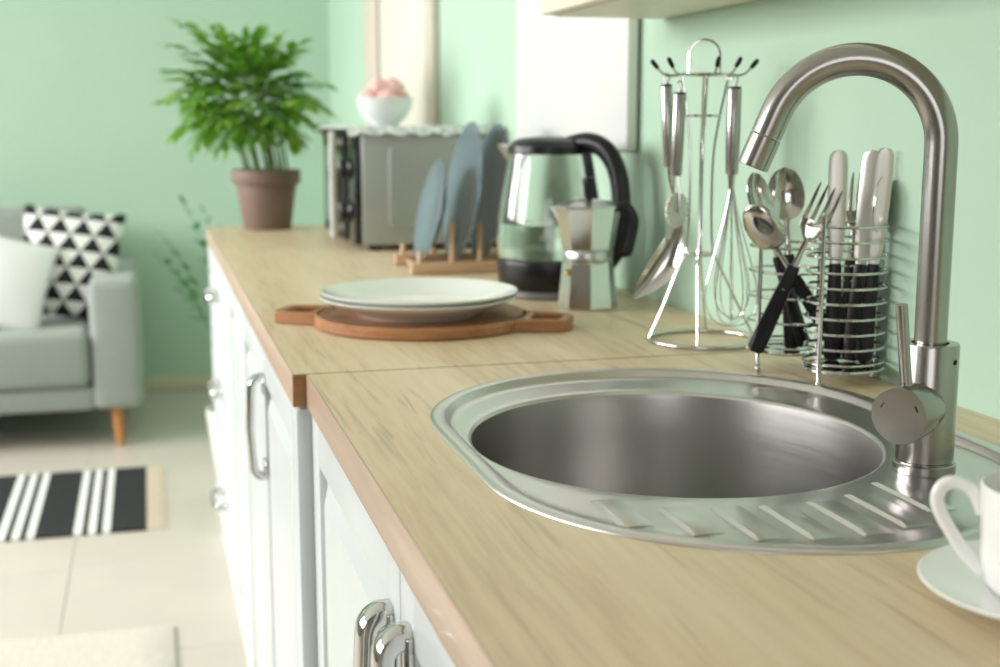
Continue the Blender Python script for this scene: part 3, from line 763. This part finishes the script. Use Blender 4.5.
axd = (A1-A0).normalized(); wd = (axd.cross(VW)).normalized(); nn = wd.cross(axd)
for i in range(15):
    s = i/14; w = 0.0195*math.sin(PI*min(1, 0.07+0.93*s**0.85))**0.62*(0.55+0.45*min(1, s*2)) if i < 14 else 0.0035
    c = A0 + (A1-A0)*s + wd*(0.010*math.sin(PI*s))
    grid.append([c + wd*(w*q) + nn*(0.0085*(1-q*q)*math.sin(PI*min(1, s*0.9+0.08))) for q in (-1, -0.6, -0.2, 0.2, 0.6, 1)])
G().sheet(grid, nn*0.0012).build('bowl', 'cutlery_steel', sp_, angle=60)
# fluted pastry wheel
pw = thing('pastry_wheel', 'fluted pastry wheel with steel handle hanging in front of the serving spoon', 'pastry wheel')
hanging_handle(pw, wp_(-0.0350, -0.036, 0.319), wp_(-0.0375, -0.036, 0.2165), 0.0080)
wc = wp_(-0.0352, -0.036, 0.1735)
waxis = (RT*0.62 + VW*-0.78).normalized(); waxis = (RT*0.80 + VW*-0.60).normalized()
g = G()
for s in (-1, 1):
    g.tube([wp_(-0.0375, -0.036, 0.2175)+waxis*(0.0030*s), wp_(-0.0365, -0.036, 0.20)+waxis*(0.0042*s), wc+waxis*(0.0042*s)], 0.0016, 8)
g.build('fork', 'cutlery_steel', pw)
nn_ = 18; wheel = []
Mw = frame(wc, waxis, (0, 0, 1))
g = G(); vs_ = [(0, 0, 0.0010)]; fs = []
for i in range(nn_*2):
    a = 2*PI*i/(nn_*2); r = 0.0215; wv = 0.0016*(1 if i % 2 else -1)
    vs_.append((0.013*math.cos(a), 0.013*math.sin(a), 0.0010+wv*0.3)); vs_.append(((r+0.0012*(i % 2))*math.cos(a), (r+0.0012*(i % 2))*math.sin(a), 0.0006+wv))
m = nn_*2
for i in range(m):
    j = (i+1) % m; fs += [(0, 1+2*i, 1+2*j), (1+2*i, 2+2*i, 2+2*j, 1+2*j)]
nv = len(vs_); vs_ += [(x, y, z-0.0018) for x, y, z in vs_]; fs += [tuple(k+nv for k in reversed(f)) for f in fs]
for i in range(m):
    j = (i+1) % m; fs.append((2+2*i, 2+2*i+nv, 2+2*j+nv, 2+2*j))
g.add(vs_, fs, Mw).build('wheel', 'aluminium_matt', pw, smooth=False)
G().lathe([(0, -0.006), (0.003, -0.006), (0.0035, -0.004), (0.0035, 0.004), (0.003, 0.006), (0, 0.006)], 14, Mw).build('axle', 'chrome', pw)
# whisk
wk = thing('whisk', 'steel balloon whisk hanging on the right of the stand', 'whisk')
hanging_handle(wk, wp_(0.0320, -0.042, 0.3255), wp_(0.0315, -0.042, 0.219), 0.0088)
G().lathe([(0, 0), (0.0050, 0), (0.0042, 0.010), (0.0032, 0.026), (0, 0.026)], 16, frame(wp_(0.0315, -0.042, 0.2195), (0, 0, -1))).build('neck', 'cutlery_steel', wk)
wt_, wb = 0.196, 0.028
for k in range(5):
    a = PI*k/5+0.25; d = RT*math.cos(a)+VW*math.sin(a); pts = []
    rmax = 0.0335-0.0026*k; zb = wb+0.003*k
    prof = [(0.0024, wt_+0.004), (0.0060, 0.178), (0.0150, 0.140), (0.0240, 0.105), (0.0305, 0.075), (0.0290, 0.050), (0.0185, 0.032), (0.0, 0.027)]
    half = [(r*rmax/0.031, zb+(z-0.027)*(wt_+0.004-zb)/(wt_+0.004-0.027)) for r, z in prof]
    lean = lambda z: 0.0320+0.0045*max(0, (0.2-z)/0.17)
    full = [(r, z) for r, z in half] + [(-r, z) for r, z in reversed(half[:-1])]
    P = [SB+RT*lean(z)+VW*-0.044+d*r+Vector((0, 0, z)) for r, z in full]
    G().tube(smooth_path(P, 4), 0.00075, 6).build('wire', 'chrome', wk)

# ------------------------------------------------------------------ wire cutlery basket
bc = Vector((0.7235, 1.297, CT)); BU = Vector((0.25, -0.97, 0)).normalized(); BV = Vector((-BU.y, BU.x, 0))
bk = thing('cutlery_basket', 'two-part chrome wire basket holding cutlery behind the tap', 'basket', (bc.x, bc.y, CT+0.0002))
def bp(u, v, z): return BU*u+BV*v+Vector((0, 0, z))
def comp(u0, u1, hw, r, n=8, z=0.0):
    """rounded rectangle loop from u0 to u1 with corner radius r"""
    pts = []
    for (cu, cv, a0) in ((u1-r, hw-r, 0), (u0+r, hw-r, PI/2), (u0+r, -hw+r, PI), (u1-r, -hw+r, 3*PI/2)):
        for i in range(n+1):
            a = a0+PI/2*i/n; pts.append(bp(cu+r*math.cos(a), cv+r*math.sin(a), z))
    return pts
HW = 0.0445
for k in range(10):
    G().tube(comp(0.008, 0.087, HW, 0.040, z=0.024+0.0166*k), 0.0016, 8, closed=True).build('wire_ring', 'chrome', bk)
for k in range(5):
    G().tube(comp(-0.086, 0.004, HW, 0.040, z=0.030+0.0284*k), 0.0016, 8, closed=True).build('wire_ring', 'chrome', bk)
for u0, u1, z in ((0.008, 0.087, 0.0165), (-0.086, 0.004, 0.024)):
    lp = comp(u0+0.0015, u1-0.0015, HW-0.0015, 0.038, z=z)
    G().loft([lp, [p+Vector((0, 0, 0.0012)) for p in lp]]).build('tray', 'chrome', bk, smooth=False)
    G().tube(comp(u0, u1, HW, 0.040, z=z), 0.0022, 8, closed=True).build('bottom_ring', 'chrome', bk)
for u, v, h in ((-0.040, -HW-0.002, 0.157), (0.058, -HW-0.001, 0.184), (-0.040, HW+0.0015, 0.157), (0.050, HW+0.0005, 0.184), (0.006, 0.0, 0.150)):
    zb = 0.0035 if abs(v) > 0.01 else 0.014
    p = G().tube([bp(u, v, zb), bp(u, v, h)], 0.0024, 10).build('post', 'chrome', bk)
    G().lathe([(0, -0.0036), (0.0025, -0.0026), (0.0036, 0), (0.0025, 0.0026), (0, 0.0036)], 14, Matrix.Translation(bp(u, v, h+0.002))).build('ball', 'chrome', p)
    if zb < 0.01: G().lathe([(0, 0), (0.0030, 0.0), (0.0038, 0.002), (0.0030, 0.0055), (0, 0.007)], 14, Matrix.Translation(bp(u, v, 0.0))).build('foot', 'chrome', p)

# cutlery: built along z from handle end (0) to tip, width along x, face along -y
def sec(w, t, z, y=0.0, n=10, e=0.6):
    return [(math.copysign(abs(math.cos(2*PI*k/n))**e, math.cos(2*PI*k/n))*w/2, y+math.copysign(abs(math.sin(2*PI*k/n))**e, math.sin(2*PI*k/n))*t/2, z) for k in range(n)]
HANDLE_M = G().loft([sec(0.012, 0.006, 0.0), sec(0.0195, 0.0085, 0.003), sec(0.0195, 0.0088, 0.03), sec(0.0170, 0.0085, 0.07), sec(0.0140, 0.0080, 0.106), sec(0.0125, 0.0070, 0.109)]).mesh('handle', 'black_plastic', angle=50)
RIVET_M = G().lathe([(0, 0), (0.0014, 0), (0.0014, 0.0004), (0, 0.0005)], 12, frame((0, -0.0043, 0.080), (0, -1, 0))).mesh('rivet', 'chrome')
g = G().loft([sec(0.009, 0.0035, 0.104), sec(0.006, 0.0030, 0.125), sec(0.0058, 0.0026, 0.142), sec(0.009, 0.0022, 0.150, -0.001)])
grid = []
for i in range(15):
    s = i/14; hw = 0.0205*math.sqrt(max(0, 1-(2*s-1)**2))*(1.05-0.18*s)+0.0016
    grid.append([(hw*q, -0.001+0.0080*(1-q*q)*math.sin(PI*min(1, max(0, s)))**0.8, 0.147+0.061*s) for q in (-1, -0.7, -0.35, 0, 0.35, 0.7, 1)])
g.sheet(grid, (0, -0.0011, 0))
SPOON_M = g.mesh('spoon_head', 'cutlery_steel', angle=60)
g = G().loft([sec(0.009, 0.0035, 0.104), sec(0.006, 0.0030, 0.125), sec(0.0065, 0.0026, 0.140), sec(0.017, 0.0022, 0.146, 0.001), sec(0.0285, 0.0019, 0.154, 0.003), sec(0.0300, 0.0019, 0.163, 0.004)])
for k in range(4):
    x = -0.0123+k*0.0082
    lp = []
    for z, y, w in ((0.162, 0.004, 0.0050), (0.176, 0.0035, 0.0043), (0.192, 0.0015, 0.0036), (0.203, -0.001, 0.0022), (0.206, -0.002, 0.0010)):
        lp.append([(x+px, py, pz_) for px, py, pz_ in sec(w, 0.0018, z, y, 8)])
    g.loft(lp)
FORK_M = g.mesh('fork_head', 'cutlery_steel', angle=50)
lp = [sec(0.011, 0.0030, 0.104), sec(0.0125, 0.0022, 0.112)]
for z, w in ((0.118, 0.0165), (0.15, 0.0200), (0.19, 0.0210), (0.215, 0.0210), (0.226, 0.0200), (0.231, 0.0172), (0.234, 0.0115), (0.235, 0.005)): lp.append(sec(w, 0.0017, z, 0, 10, 0.9))
BLADE_M = G().loft(lp).mesh('blade', 'blade_steel', angle=50)
HEADS = {'spoon': SPOON_M, 'fork': FORK_M, 'knife': BLADE_M}; LEN = {'spoon': 0.208, 'fork': 0.206, 'knife': 0.235}
def cutlery(kind, a, b, roll, label):
    a, b = Vector(a), Vector(b); d = (b-a).normalized()
    vw = Vector((0.487, 0.873, 0)); xr = Vector((0.873, -0.487, 0))
    c, s = math.cos(math.radians(roll)), math.sin(math.radians(roll))
    o = thing({'spoon': 'table_spoon', 'fork': 'table_fork', 'knife': 'table_knife'}[kind], label, kind, group='cutlery in the wire basket')
    o.matrix_world = frame(b-d*LEN[kind], d, xr*c+vw*s)
    h = link('handle', HANDLE_M, o); link('rivet', RIVET_M, h)
    link({'spoon': 'bowl', 'fork': 'prongs', 'knife': 'blade'}[kind], HEADS[kind], o)
    return o
cutlery('spoon', (0.7227, 1.3112, 0.8983), (0.6564, 1.3287, 1.1004), 55, 'black-handled spoon with its bowl turned edge-on, farthest left in the basket')
cutlery('spoon', (0.7119, 1.3241, 0.9062), (0.6997, 1.3354, 1.1060), 10, 'black-handled spoon standing upright between the edge-on spoon and the fork')
cutlery('spoon', (0.7454, 1.2985, 0.9168), (0.6377, 1.2933, 1.0670), 170, 'black-handled spoon leaning lowest at the front left of the basket')
cutlery('fork', (0.6635, 1.3167, 0.9048), (0.7205, 1.2643, 1.0881), -4, 'black-handled fork leaning right across the front of the basket')
cutlery('knife', (0.7404, 1.2830, 0.8908), (0.7425, 1.2910, 1.1263), 4, 'black-handled knife with the paler blade beside the leaning fork')
cutlery('fork', (0.7598, 1.2882, 0.8913), (0.7643, 1.2880, 1.1019), 10, 'black-handled fork upright between the knife blades')
cutlery('knife', (0.7556, 1.2699, 0.8901), (0.7711, 1.2682, 1.1266), -18, 'black-handled knife partly hidden behind the widest knife blade')
cutlery('knife', (0.7599, 1.2515, 0.8887), (0.7713, 1.2428, 1.1292), 2, 'black-handled knife at the front right of the basket, blade foremost')
cutlery('spoon', (0.7640, 1.2560, 0.8920), (0.7700, 1.2450, 1.0990), 72, 'black-handled spoon turned edge-on, farthest right in the basket')

# ------------------------------------------------------------------ microwave oven, cover, bowl of sweets
mw = thing('microwave_oven', 'silver microwave oven with dark door glass, turned to face the room', 'microwave', (0, 0, CT))
x0, x1, y0, y1, zb, zt = 0.455, 0.772, 2.815, 3.31, 0.012, 0.270
G().box((x0, y0, zb), (x1, y1, zt), 0.006, 3).build('body', 'mw_silver', mw)
def rrect(xa, xb, za, zb_, r, y):
    pts = []
    for cx_, cz_, a0 in ((xb-r, zb_-r, 0), (xa+r, zb_-r, PI/2), (xa+r, za+r, PI), (xb-r, za+r, 1.5*PI)):
        pts += [(cx_+r*math.cos(a0+PI/2*i/6), y, cz_+r*math.sin(a0+PI/2*i/6)) for i in range(7)]
    return pts
xa, xb_, za, zc_ = x0+0.058, x1-0.045, zb+0.035, zt-0.035
G().loft([rrect(xa, xb_, za, zc_, 0.018, y0+0.001), rrect(xa, xb_, za, zc_, 0.018, y0-0.003), rrect(xa+0.005, xb_-0.005, za+0.005, zc_-0.005, 0.014, y0-0.0065)]).build('side_panel', 'mw_silver', mw, angle=25)
G().box((x0-0.016, y0+0.004, zb+0.002), (x0+0.001, y0+0.128, zt-0.002), 0.003, 2).build('control_panel', 'dark_glass', mw)
dr = G().box((x0-0.018, y0+0.130, zb+0.002), (x0+0.001, y1-0.002, zt-0.002), 0.003, 2).build('door', 'black_plastic', mw)
G().box((x0-0.0195, y0+0.180, zb+0.03), (x0-0.017, y1-0.03, zt-0.03), 0.001, 1).build('door_glass', 'dark_glass', dr)
g = G().box((x0-0.048, y0+0.150, zb+0.006), (x0-0.034, y0+0.170, zt-0.008), 0.003, 2)
g.box((x0-0.038, y0+0.154, zb+0.024), (x0-0.017, y0+0.166, zb+0.040), 0.002, 1); g.box((x0-0.038, y0+0.154, zt-0.040), (x0-0.017, y0+0.166, zt-0.024), 0.002, 1)
g.build('handle', 'mw_white', dr)
for z in (0.085, 0.180):
    k = G().lathe([(0, 0), (0.026, 0), (0.026, 0.004), (0.021, 0.008), (0.020, 0.022), (0.017, 0.024), (0, 0.024)], 32, frame((x0-0.016, y0+0.066, z), (-1, 0, 0), (0, 0, 1))).build('knob', 'black_plastic', mw)
    G().box((x0-0.0425, y0+0.064, z+0.004), (x0-0.0398, y0+0.068, z+0.018)).build('pointer', 'mw_white', k)
for x in (x0+0.03, x1-0.04):
    for y in (y0+0.03, y1-0.03): G().lathe([(0, 0), (0.012, 0), (0.014, 0.0125), (0, 0.0125)], 16, Matrix.Translation((x, y, 0))).build('foot', 'black_matt', mw)
# cover cloth: top sheet that hangs a little over the near and front sides
cl = []
nx, ny = 26, 30
for i in range(nx+1):
    row = []
    for j in range(ny+1):
        x = x0-0.030+(x1+0.006-(x0-0.030))*i/nx; y = y0-0.014+(y1+0.014-(y0-0.014))*j/ny
        z = zt+0.0032
        dx = max(0, (x0-0.003)-x); dy = max(0, (y0-0.004)-y, y-(y1+0.004))
        z -= dx*0.10 + dy*1.9*(0.8+0.2*math.sin(x*120)); z += 0.0006*math.sin(x*70)*math.sin(y*60)
        row.append((x, y, z))
    cl.append(row)
tag(G().sheet(cl, (0, 0, 0.0022)).build('cover_cloth', 'marbled_cloth', None, loc=(0, 0, CT)), 'white marbled cloth cover lying on top of the microwave', 'cloth')
bwx, bwy, bwz = 0.536, 2.97, CT+zt+0.0046
tag(G().lathe([(0, 0.003), (0.026, 0.003), (0.028, 0), (0.031, 0), (0.033, 0.004), (0.050, 0.018), (0.062, 0.040), (0.0665, 0.062), (0.0655, 0.063), (0.0640, 0.062), (0.0595, 0.041), (0.048, 0.021), (0.03, 0.008), (0, 0.007)], 56).build('bowl', 'bowl_china', None, loc=(bwx, bwy, bwz)),
    'small white bowl of pink sweets on the microwave', 'bowl')
g = G(); nseg = 30; rings_ = []
vs_, fs = [], []
profm = [(0.0, 0.0), (0.017, 0.001), (0.0215, 0.008), (0.0205, 0.015), (0.014, 0.023), (0.007, 0.028), (0.0, 0.031)]
for r, z in profm:
    rings_.append([len(vs_)+i for i in range(nseg)])
    for i in range(nseg):
        a = 2*PI*i/nseg; rr_ = r*(1+0.12*math.cos(6*a+z*130)); vs_.append((rr_*math.cos(a), rr_*math.sin(a), z))
for a, b in zip(rings_, rings_[1:]):
    for i in range(nseg): j = (i+1) % nseg; fs.append((a[i], a[j], b[j], b[i]))
MER = G().add(vs_, fs).mesh('meringue', 'pink_meringue', angle=80)
mer_l = ['pink meringue at the left rim of the bowl', 'pink meringue at the front of the bowl', 'pink meringue at the right rim of the bowl', 'pink meringue at the back right of the bowl', 'pink meringue at the back left of the bowl', 'pink meringue on top of the heap, upright', 'pink meringue on top of the heap, tipped right']
for k, (dx, dy, dz, tx_, ty_) in enumerate(((-0.034, -0.008, 0.047, 0.0, -0.30), (-0.002, -0.034, 0.047, 0.3, 0.0), (0.034, -0.008, 0.049, 0, 0.35), (0.020, 0.030, 0.047, -0.3, 0.1), (-0.020, 0.030, 0.047, -0.3, -0.1), (-0.014, -0.002, 0.071, 0.05, -0.15), (0.020, -0.002, 0.073, 0.05, 0.25))):
    o = link('meringue', MER, None, (bwx+dx, bwy+dy, bwz+dz), (tx_, ty_, k*0.7)); o.scale = (1.22, 1.22, 1.22)
    tag(o, mer_l[k], 'meringue', 'pink meringues in the bowl')

# ------------------------------------------------------------------ plants
def leaf_mesh(name, mat):
    L = 1.0; g = G(); vs_, fs = [], []
    prof = ((0.0, 0.012, 0), (0.12, 0.07, 0.008), (0.32, 0.120, 0.014), (0.55, 0.112, 0.004), (0.78, 0.062, -0.025), (1.0, 0.002, -0.075))
    for s, w, z in prof: vs_ += [(s, -w, z+w*0.28), (s, 0, z), (s, w, z+w*0.28)]
    for i in range(len(prof)-1):
        a, b = 3*i, 3*i+3; fs += [(a, a+1, b+1, b), (a+1, a+2, b+2, b+1)]
    me = bpy.data.meshes.new(name); me.from_pydata(vs_, [], fs); me.shade_smooth(); me.materials.append(MATS[mat]); return me
def frond(base, az, lean, length, droop, k0=0.25, n=22):
    """arching stem: points and tangents"""
    p = Vector(base); pts = [p.copy()]; out = Vector((math.cos(az), math.sin(az), 0))
    th = lean*0.25
    for i in range(n):
        s = (i+1)/n; th = lean*(k0+(1-k0)*s)+droop*s*s
        p = p + (out*math.sin(th)+Vector((0, 0, 1))*math.cos(th))*(length/n); pts.append(p.copy())
    return pts
def palm(root, mesh_, stem_mat, fronds, keep, cap, leaf_len=(0.055, 0.088), pairs=8, stem_r=0.0022, start=0.42):
    rest = G(); cnt = 0
    for (base, az, lean, length, droop, k0) in fronds:
        pts = frond(base, az, lean, length, droop, k0); n = len(pts)
        G().tube(pts, [stem_r*(1-0.6*i/(n-1)) for i in range(n)], 6).build('stem', stem_mat, root)
        for k in range(pairs*2+1):
            s = start + (1-start)*min(1, (k//2+0.5)/pairs); 
            if k == pairs*2: s = 1.0
            idx = min(n-2, int(s*(n-1))); fr = s*(n-1)-idx
            p = pts[idx].lerp(pts[idx+1], fr) if idx+1 < n else pts[-1]
            t = (pts[idx+1]-pts[idx]).normalized(); side = t.cross(Vector((0, 0, 1)))
            if side.length < 0.05: side = Vector((-math.sin(az), math.cos(az), 0))
            side.normalize(); sg = 1 if k % 2 else -1
            an = math.radians(random.uniform(38, 62)) if k < pairs*2 else 0.0
            d = (t*math.cos(an) + side*sg*math.sin(an) + Vector((0, 0, random.uniform(-0.35, 0.05)))).normalized()
            ll = random.uniform(*leaf_len)*(1.0-0.35*max(0, s-0.75)/0.25)
            w = Vector((0, 0, 1)) + side*random.uniform(-0.4, 0.4); y = w.cross(d).normalized(); z = d.cross(y)
            M = Matrix((d, y, z)).transposed().to_4x4() @ Matrix.Diagonal((ll, ll*random.uniform(1.3, 1.75), ll, 1)); M.translation = p
            tip = p + d*ll
            if not keep(root.matrix_world @ tip if False else root.location + tip, root.location + p): continue
            if cnt < cap: link('leaf', mesh_, root, matrix=M)
            else: rest.add([v.co for v in mesh_.vertices], [tuple(f.vertices) for f in mesh_.polygons], M)
            cnt += 1
    if rest.v:
        me = bpy.data.meshes.new('foliage'); me.from_pydata([tuple(v) for v in rest.v], [], rest.f); me.shade_smooth(); me.materials.append(mesh_.materials[0])
        o = link('foliage', me, root); o['kind'] = 'stuff'
    return cnt
LEAF = leaf_mesh('leaf', 'leaf_green'); LEAF2 = leaf_mesh('leaf', 'leaf_dull')
px, py = 0.308, 3.495
pot = thing('potted_palm', 'bushy green palm in a taupe pot at the far end of the worktop', 'plant', (px, py, CT+0.0003))
G().lathe([(0, 0), (0.061, 0), (0.063, 0.002), (0.080, 0.118), (0.080, 0.119), (0.088, 0.120), (0.0905, 0.123), (0.0915, 0.154), (0.090, 0.157), (0.085, 0.157), (0.082, 0.130), (0, 0.128)], 56).build('pot', 'pot_clay', pot)
G().lathe([(0, 0.1415), (0.05, 0.142), (0.0825, 0.139), (0.0825, 0.1335), (0, 0.1335)], 40).build('soil', 'soil', pot)
fronds = []
heart = Vector((-0.040, -0.005, 0.330))
for k in range(14):      # canes rising from the soil to the heart of the crown
    az = k*2.399963; r0 = 0.014+0.045*math.sqrt((k+0.5)/14)
    c0 = Vector((r0*math.cos(az), r0*math.sin(az), 0.138)); c1 = Vector((heart.x*0.7+r0*1.3*math.cos(az), r0*1.3*math.sin(az), 0.138+0.10+0.14*((k*0.618) % 1.0)))
    G().tube([c0.lerp(c1, t) for t in (0, 0.33, 0.66, 1)], [0.0042, 0.0038, 0.0034, 0.0026], 7).build('cane', 'stem_green', pot)
NF = 84
for k in range(NF):      # fronds leaving the heart in every direction
    cz = 1-1.70*(k+0.5)/NF; th_ = math.acos(max(-1, min(1, cz))); az = k*2.399963+random.uniform(-0.2, 0.2)
    dv_ = Vector((math.sin(th_)*math.cos(az), math.sin(th_)*math.sin(az), math.cos(th_)))
    b_ = heart + Vector((dv_.x*0.055, dv_.y*0.055, dv_.z*0.070))*random.uniform(0.5, 1.25)
    fronds.append((tuple(b_), az, th_*0.95, random.uniform(0.10, 0.155), math.radians(random.uniform(5, 40)), 0.85))
for az, lean, zz_ in ((186, 62, 0.33), (200, 74, 0.28), (172, 52, 0.37), (160, 40, 0.40), (20, 70, 0.32)):
    fronds.append((tuple(heart+Vector((0.04*math.cos(math.radians(az)), 0, zz_-0.335))), math.radians(az), math.radians(lean), 0.20, math.radians(26), 0.7))
random.shuffle(fronds)
def keep_palm(t, p):
    for q in (t, p, (t+p)/2):
        if q.x > 0.405 and q.y < 3.38 and q.z < 1.16: return False
        if q.x > XR-0.02 or q.y > YB-0.05: return False
        if q.z < CT+0.085: return False
        if q.x > 0.40 and q.y < 3.1 and q.z < 1.25: return False
    return True
palm(pot, LEAF, 'stem_green', fronds, keep_palm, 300, (0.052, 0.086), 5, 0.0016, 0.2)
# second plant on the floor behind the end of the worktop
fp = thing('floor_plant', 'small-leaved green plant on the floor just beyond the worktop end', 'plant', (0.27, 4.12, 0.0003))
G().lathe([(0, 0), (0.085, 0), (0.09, 0.004), (0.118, 0.235), (0.118, 0.25), (0.112, 0.25), (0.108, 0.22), (0, 0.218)], 48).build('pot', 'pot_white', fp)
G().lathe([(0, 0.228), (0.06, 0.229), (0.109, 0.226), (0.109, 0.2215), (0, 0.2215)], 36).build('soil', 'soil', fp)
fr2 = []
for k, (az, ln, lg) in enumerate(((205, 24, 0.58), (186, 16, 0.62), (225, 30, 0.50), (170, 20, 0.55), (120, 8, 0.66), (60, 10, 0.66), (250, 8, 0.62), (150, 6, 0.69), (0, 8, 0.60))):
    fr2.append(((0.04*math.cos(math.radians(az)), 0.04*math.sin(math.radians(az)), 0.225), math.radians(az), math.radians(ln), lg, math.radians(22), 0.25))
palm(fp, LEAF2, 'stem_dark', fr2, lambda t, p: t.y > 3.66 and p.y > 3.66, 300, (0.045, 0.07), 4, 0.002, 0.66)

# ------------------------------------------------------------------ sofa, pillows, rugs
so = thing('sofa', 'light grey fabric sofa on slanted wooden legs against the end wall', 'sofa', (0, 0, 0))
sx0, sx1, sy0, sy1 = -1.95, -0.045, 4.69, 5.58
G().box((sx0+0.03, sy0+0.012, 0.140), (sx1-0.168, sy1-0.03, 0.225), 0.015, 3).build('base_frame', 'sofa_fabric', so)
G().box((sx1-0.172, sy0, 0.140), (sx1, sy1-0.02, 0.602), 0.030, 4).build('arm', 'sofa_fabric', so)
G().box((sx0, sy0, 0.140), (sx0+0.172, sy1-0.02, 0.602), 0.030, 4).build('arm', 'sofa_fabric', so)
G().box((sx0+0.174, sy1-0.20, 0.226), (sx1-0.174, sy1, 0.78), 0.03, 3).build('backrest', 'sofa_fabric', so)
wseat = (sx1-0.174-(sx0+0.174))/2
for k in range(2):
    xa = sx0+0.174+k*wseat
    G().box((xa+0.003, sy0-0.012, 0.227), (xa+wseat-0.003, sy1-0.205, 0.425), 0.032, 4).build('seat_cushion', 'sofa_fabric', so)
    Mb = Matrix.Translation((xa+wseat/2, sy1-0.30, 0.43)) @ Matrix.Rotation(math.radians(-9), 4, 'X')
    G().box((-wseat/2+0.004, -0.085, 0.0), (wseat/2-0.004, 0.085, 0.40), 0.05, 4, Mb).build('back_cushion', 'sofa_fabric', so)
for x, sgn in ((sx1-0.092, 1), (sx0+0.092, -1)):
    for y, s2 in ((sy0+0.06, -1), (sy1-0.10, 1)):
        G().lathe([(0, 0), (0.014, 0), (0.0235, 0.141), (0, 0.141)], 20, Matrix(((1, 0, sgn*-0.06, x+sgn*0.006), (0, 1, s2*-0.10, y+s2*0.012), (0, 0, 1, 0.0), (0, 0, 0, 1)))).build('leg', 'leg_wood', so)
def pillow(name, w, h, t, mat, loc, rot, label):
    n = 22; grid = []
    vs_, fs = [], []
    for side in (1, -1):
        for i in range(n+1):
            for j in range(n+1):
                u, v = 2*i/n-1, 2*j/n-1
                k = 1-0.075*(1-abs(u)**2)*0  # straight seam
                pinch_u = 1-0.07*(1-v*v); pinch_v = 1-0.07*(1-u*u)
                d = t*(max(0, (1-u*u))*max(0, (1-v*v)))**0.42
                vs_.append((u*w/2*pinch_u, side*-d, v*h/2*pinch_v))
    m = (n+1)**2
    for s in range(2):
        for i in range(n):
            for j in range(n):
                q = [s*m+i*(n+1)+j, s*m+(i+1)*(n+1)+j, s*m+(i+1)*(n+1)+j+1, s*m+i*(n+1)+j+1]
                fs.append(q if s == 0 else q[::-1])
    me = bpy.data.meshes.new(name); me.from_pydata(vs_, [], fs)
    bm = bmesh.new(); bm.from_mesh(me); bmesh.ops.remove_doubles(bm, verts=bm.verts[:], dist=1e-5); bmesh.ops.recalc_face_normals(bm, faces=bm.faces[:]); bm.to_mesh(me); bm.free()
    me.shade_smooth(); me.materials.append(MATS[mat])
    return tag(link(name, me, None, loc, rot), label, 'pillow', 'scatter pillows on the sofa')
pillow('throw_pillow', 0.37, 0.42, 0.07, 'triangle_print', (-0.290, 5.03, 0.632), (math.radians(-14), math.radians(7), math.radians(-6)), 'square pillow printed with black and white triangles against the sofa arm')
pillow('throw_pillow', 0.40, 0.36, 0.075, 'pillow_white', (-0.545, 4.88, 0.595), (math.radians(-20), math.radians(17), math.radians(8)), 'plain white pillow propped in front of the triangle-print pillow')

rug = thing('striped_rug', 'black woven floor runner with white cross stripes and a pale fringe', 'rug', (-0.040, 4.035, 0.0003))
G().box((-1.85, -0.35, 0), (0, 0.345, 0.007), 0.002, 1).build('weave', 'striped_rug', rug)
gf = G()
for k in range(58):
    y = -0.345+k*0.0119; e = random.uniform(0.045, 0.065)
    gf.tube([(-0.002, y, 0.0035), (0.02, y+random.uniform(-.004, .004), 0.003), (e, y+random.uniform(-.008, .008), 0.0022)], [0.0046, 0.004, 0.0022], 6)
fr_ = gf.build('fringe', 'rug_fringe', rug); fr_['kind'] = 'stuff'
shag = []
for i in range(41):
    row = []
    for j in range(31):
        x = -1.6+1.615*i/40; y = 1.9+1.03*j/30
        ed = min(1, min(1.615*i/40, 1.615-1.615*i/40, 1.03*j/30, 1.03-1.03*j/30)/0.03)
        row.append((x, y, 0.007+0.013*ed**0.5+random.uniform(-0.002, 0.002)*ed))
    shag.append(row)
tag(G().sheet(shag, (0, 0, 0.0065)).build('shaggy_rug', 'shag_cream'), 'plain cream rug on the tiles in the lower left foreground', 'rug')
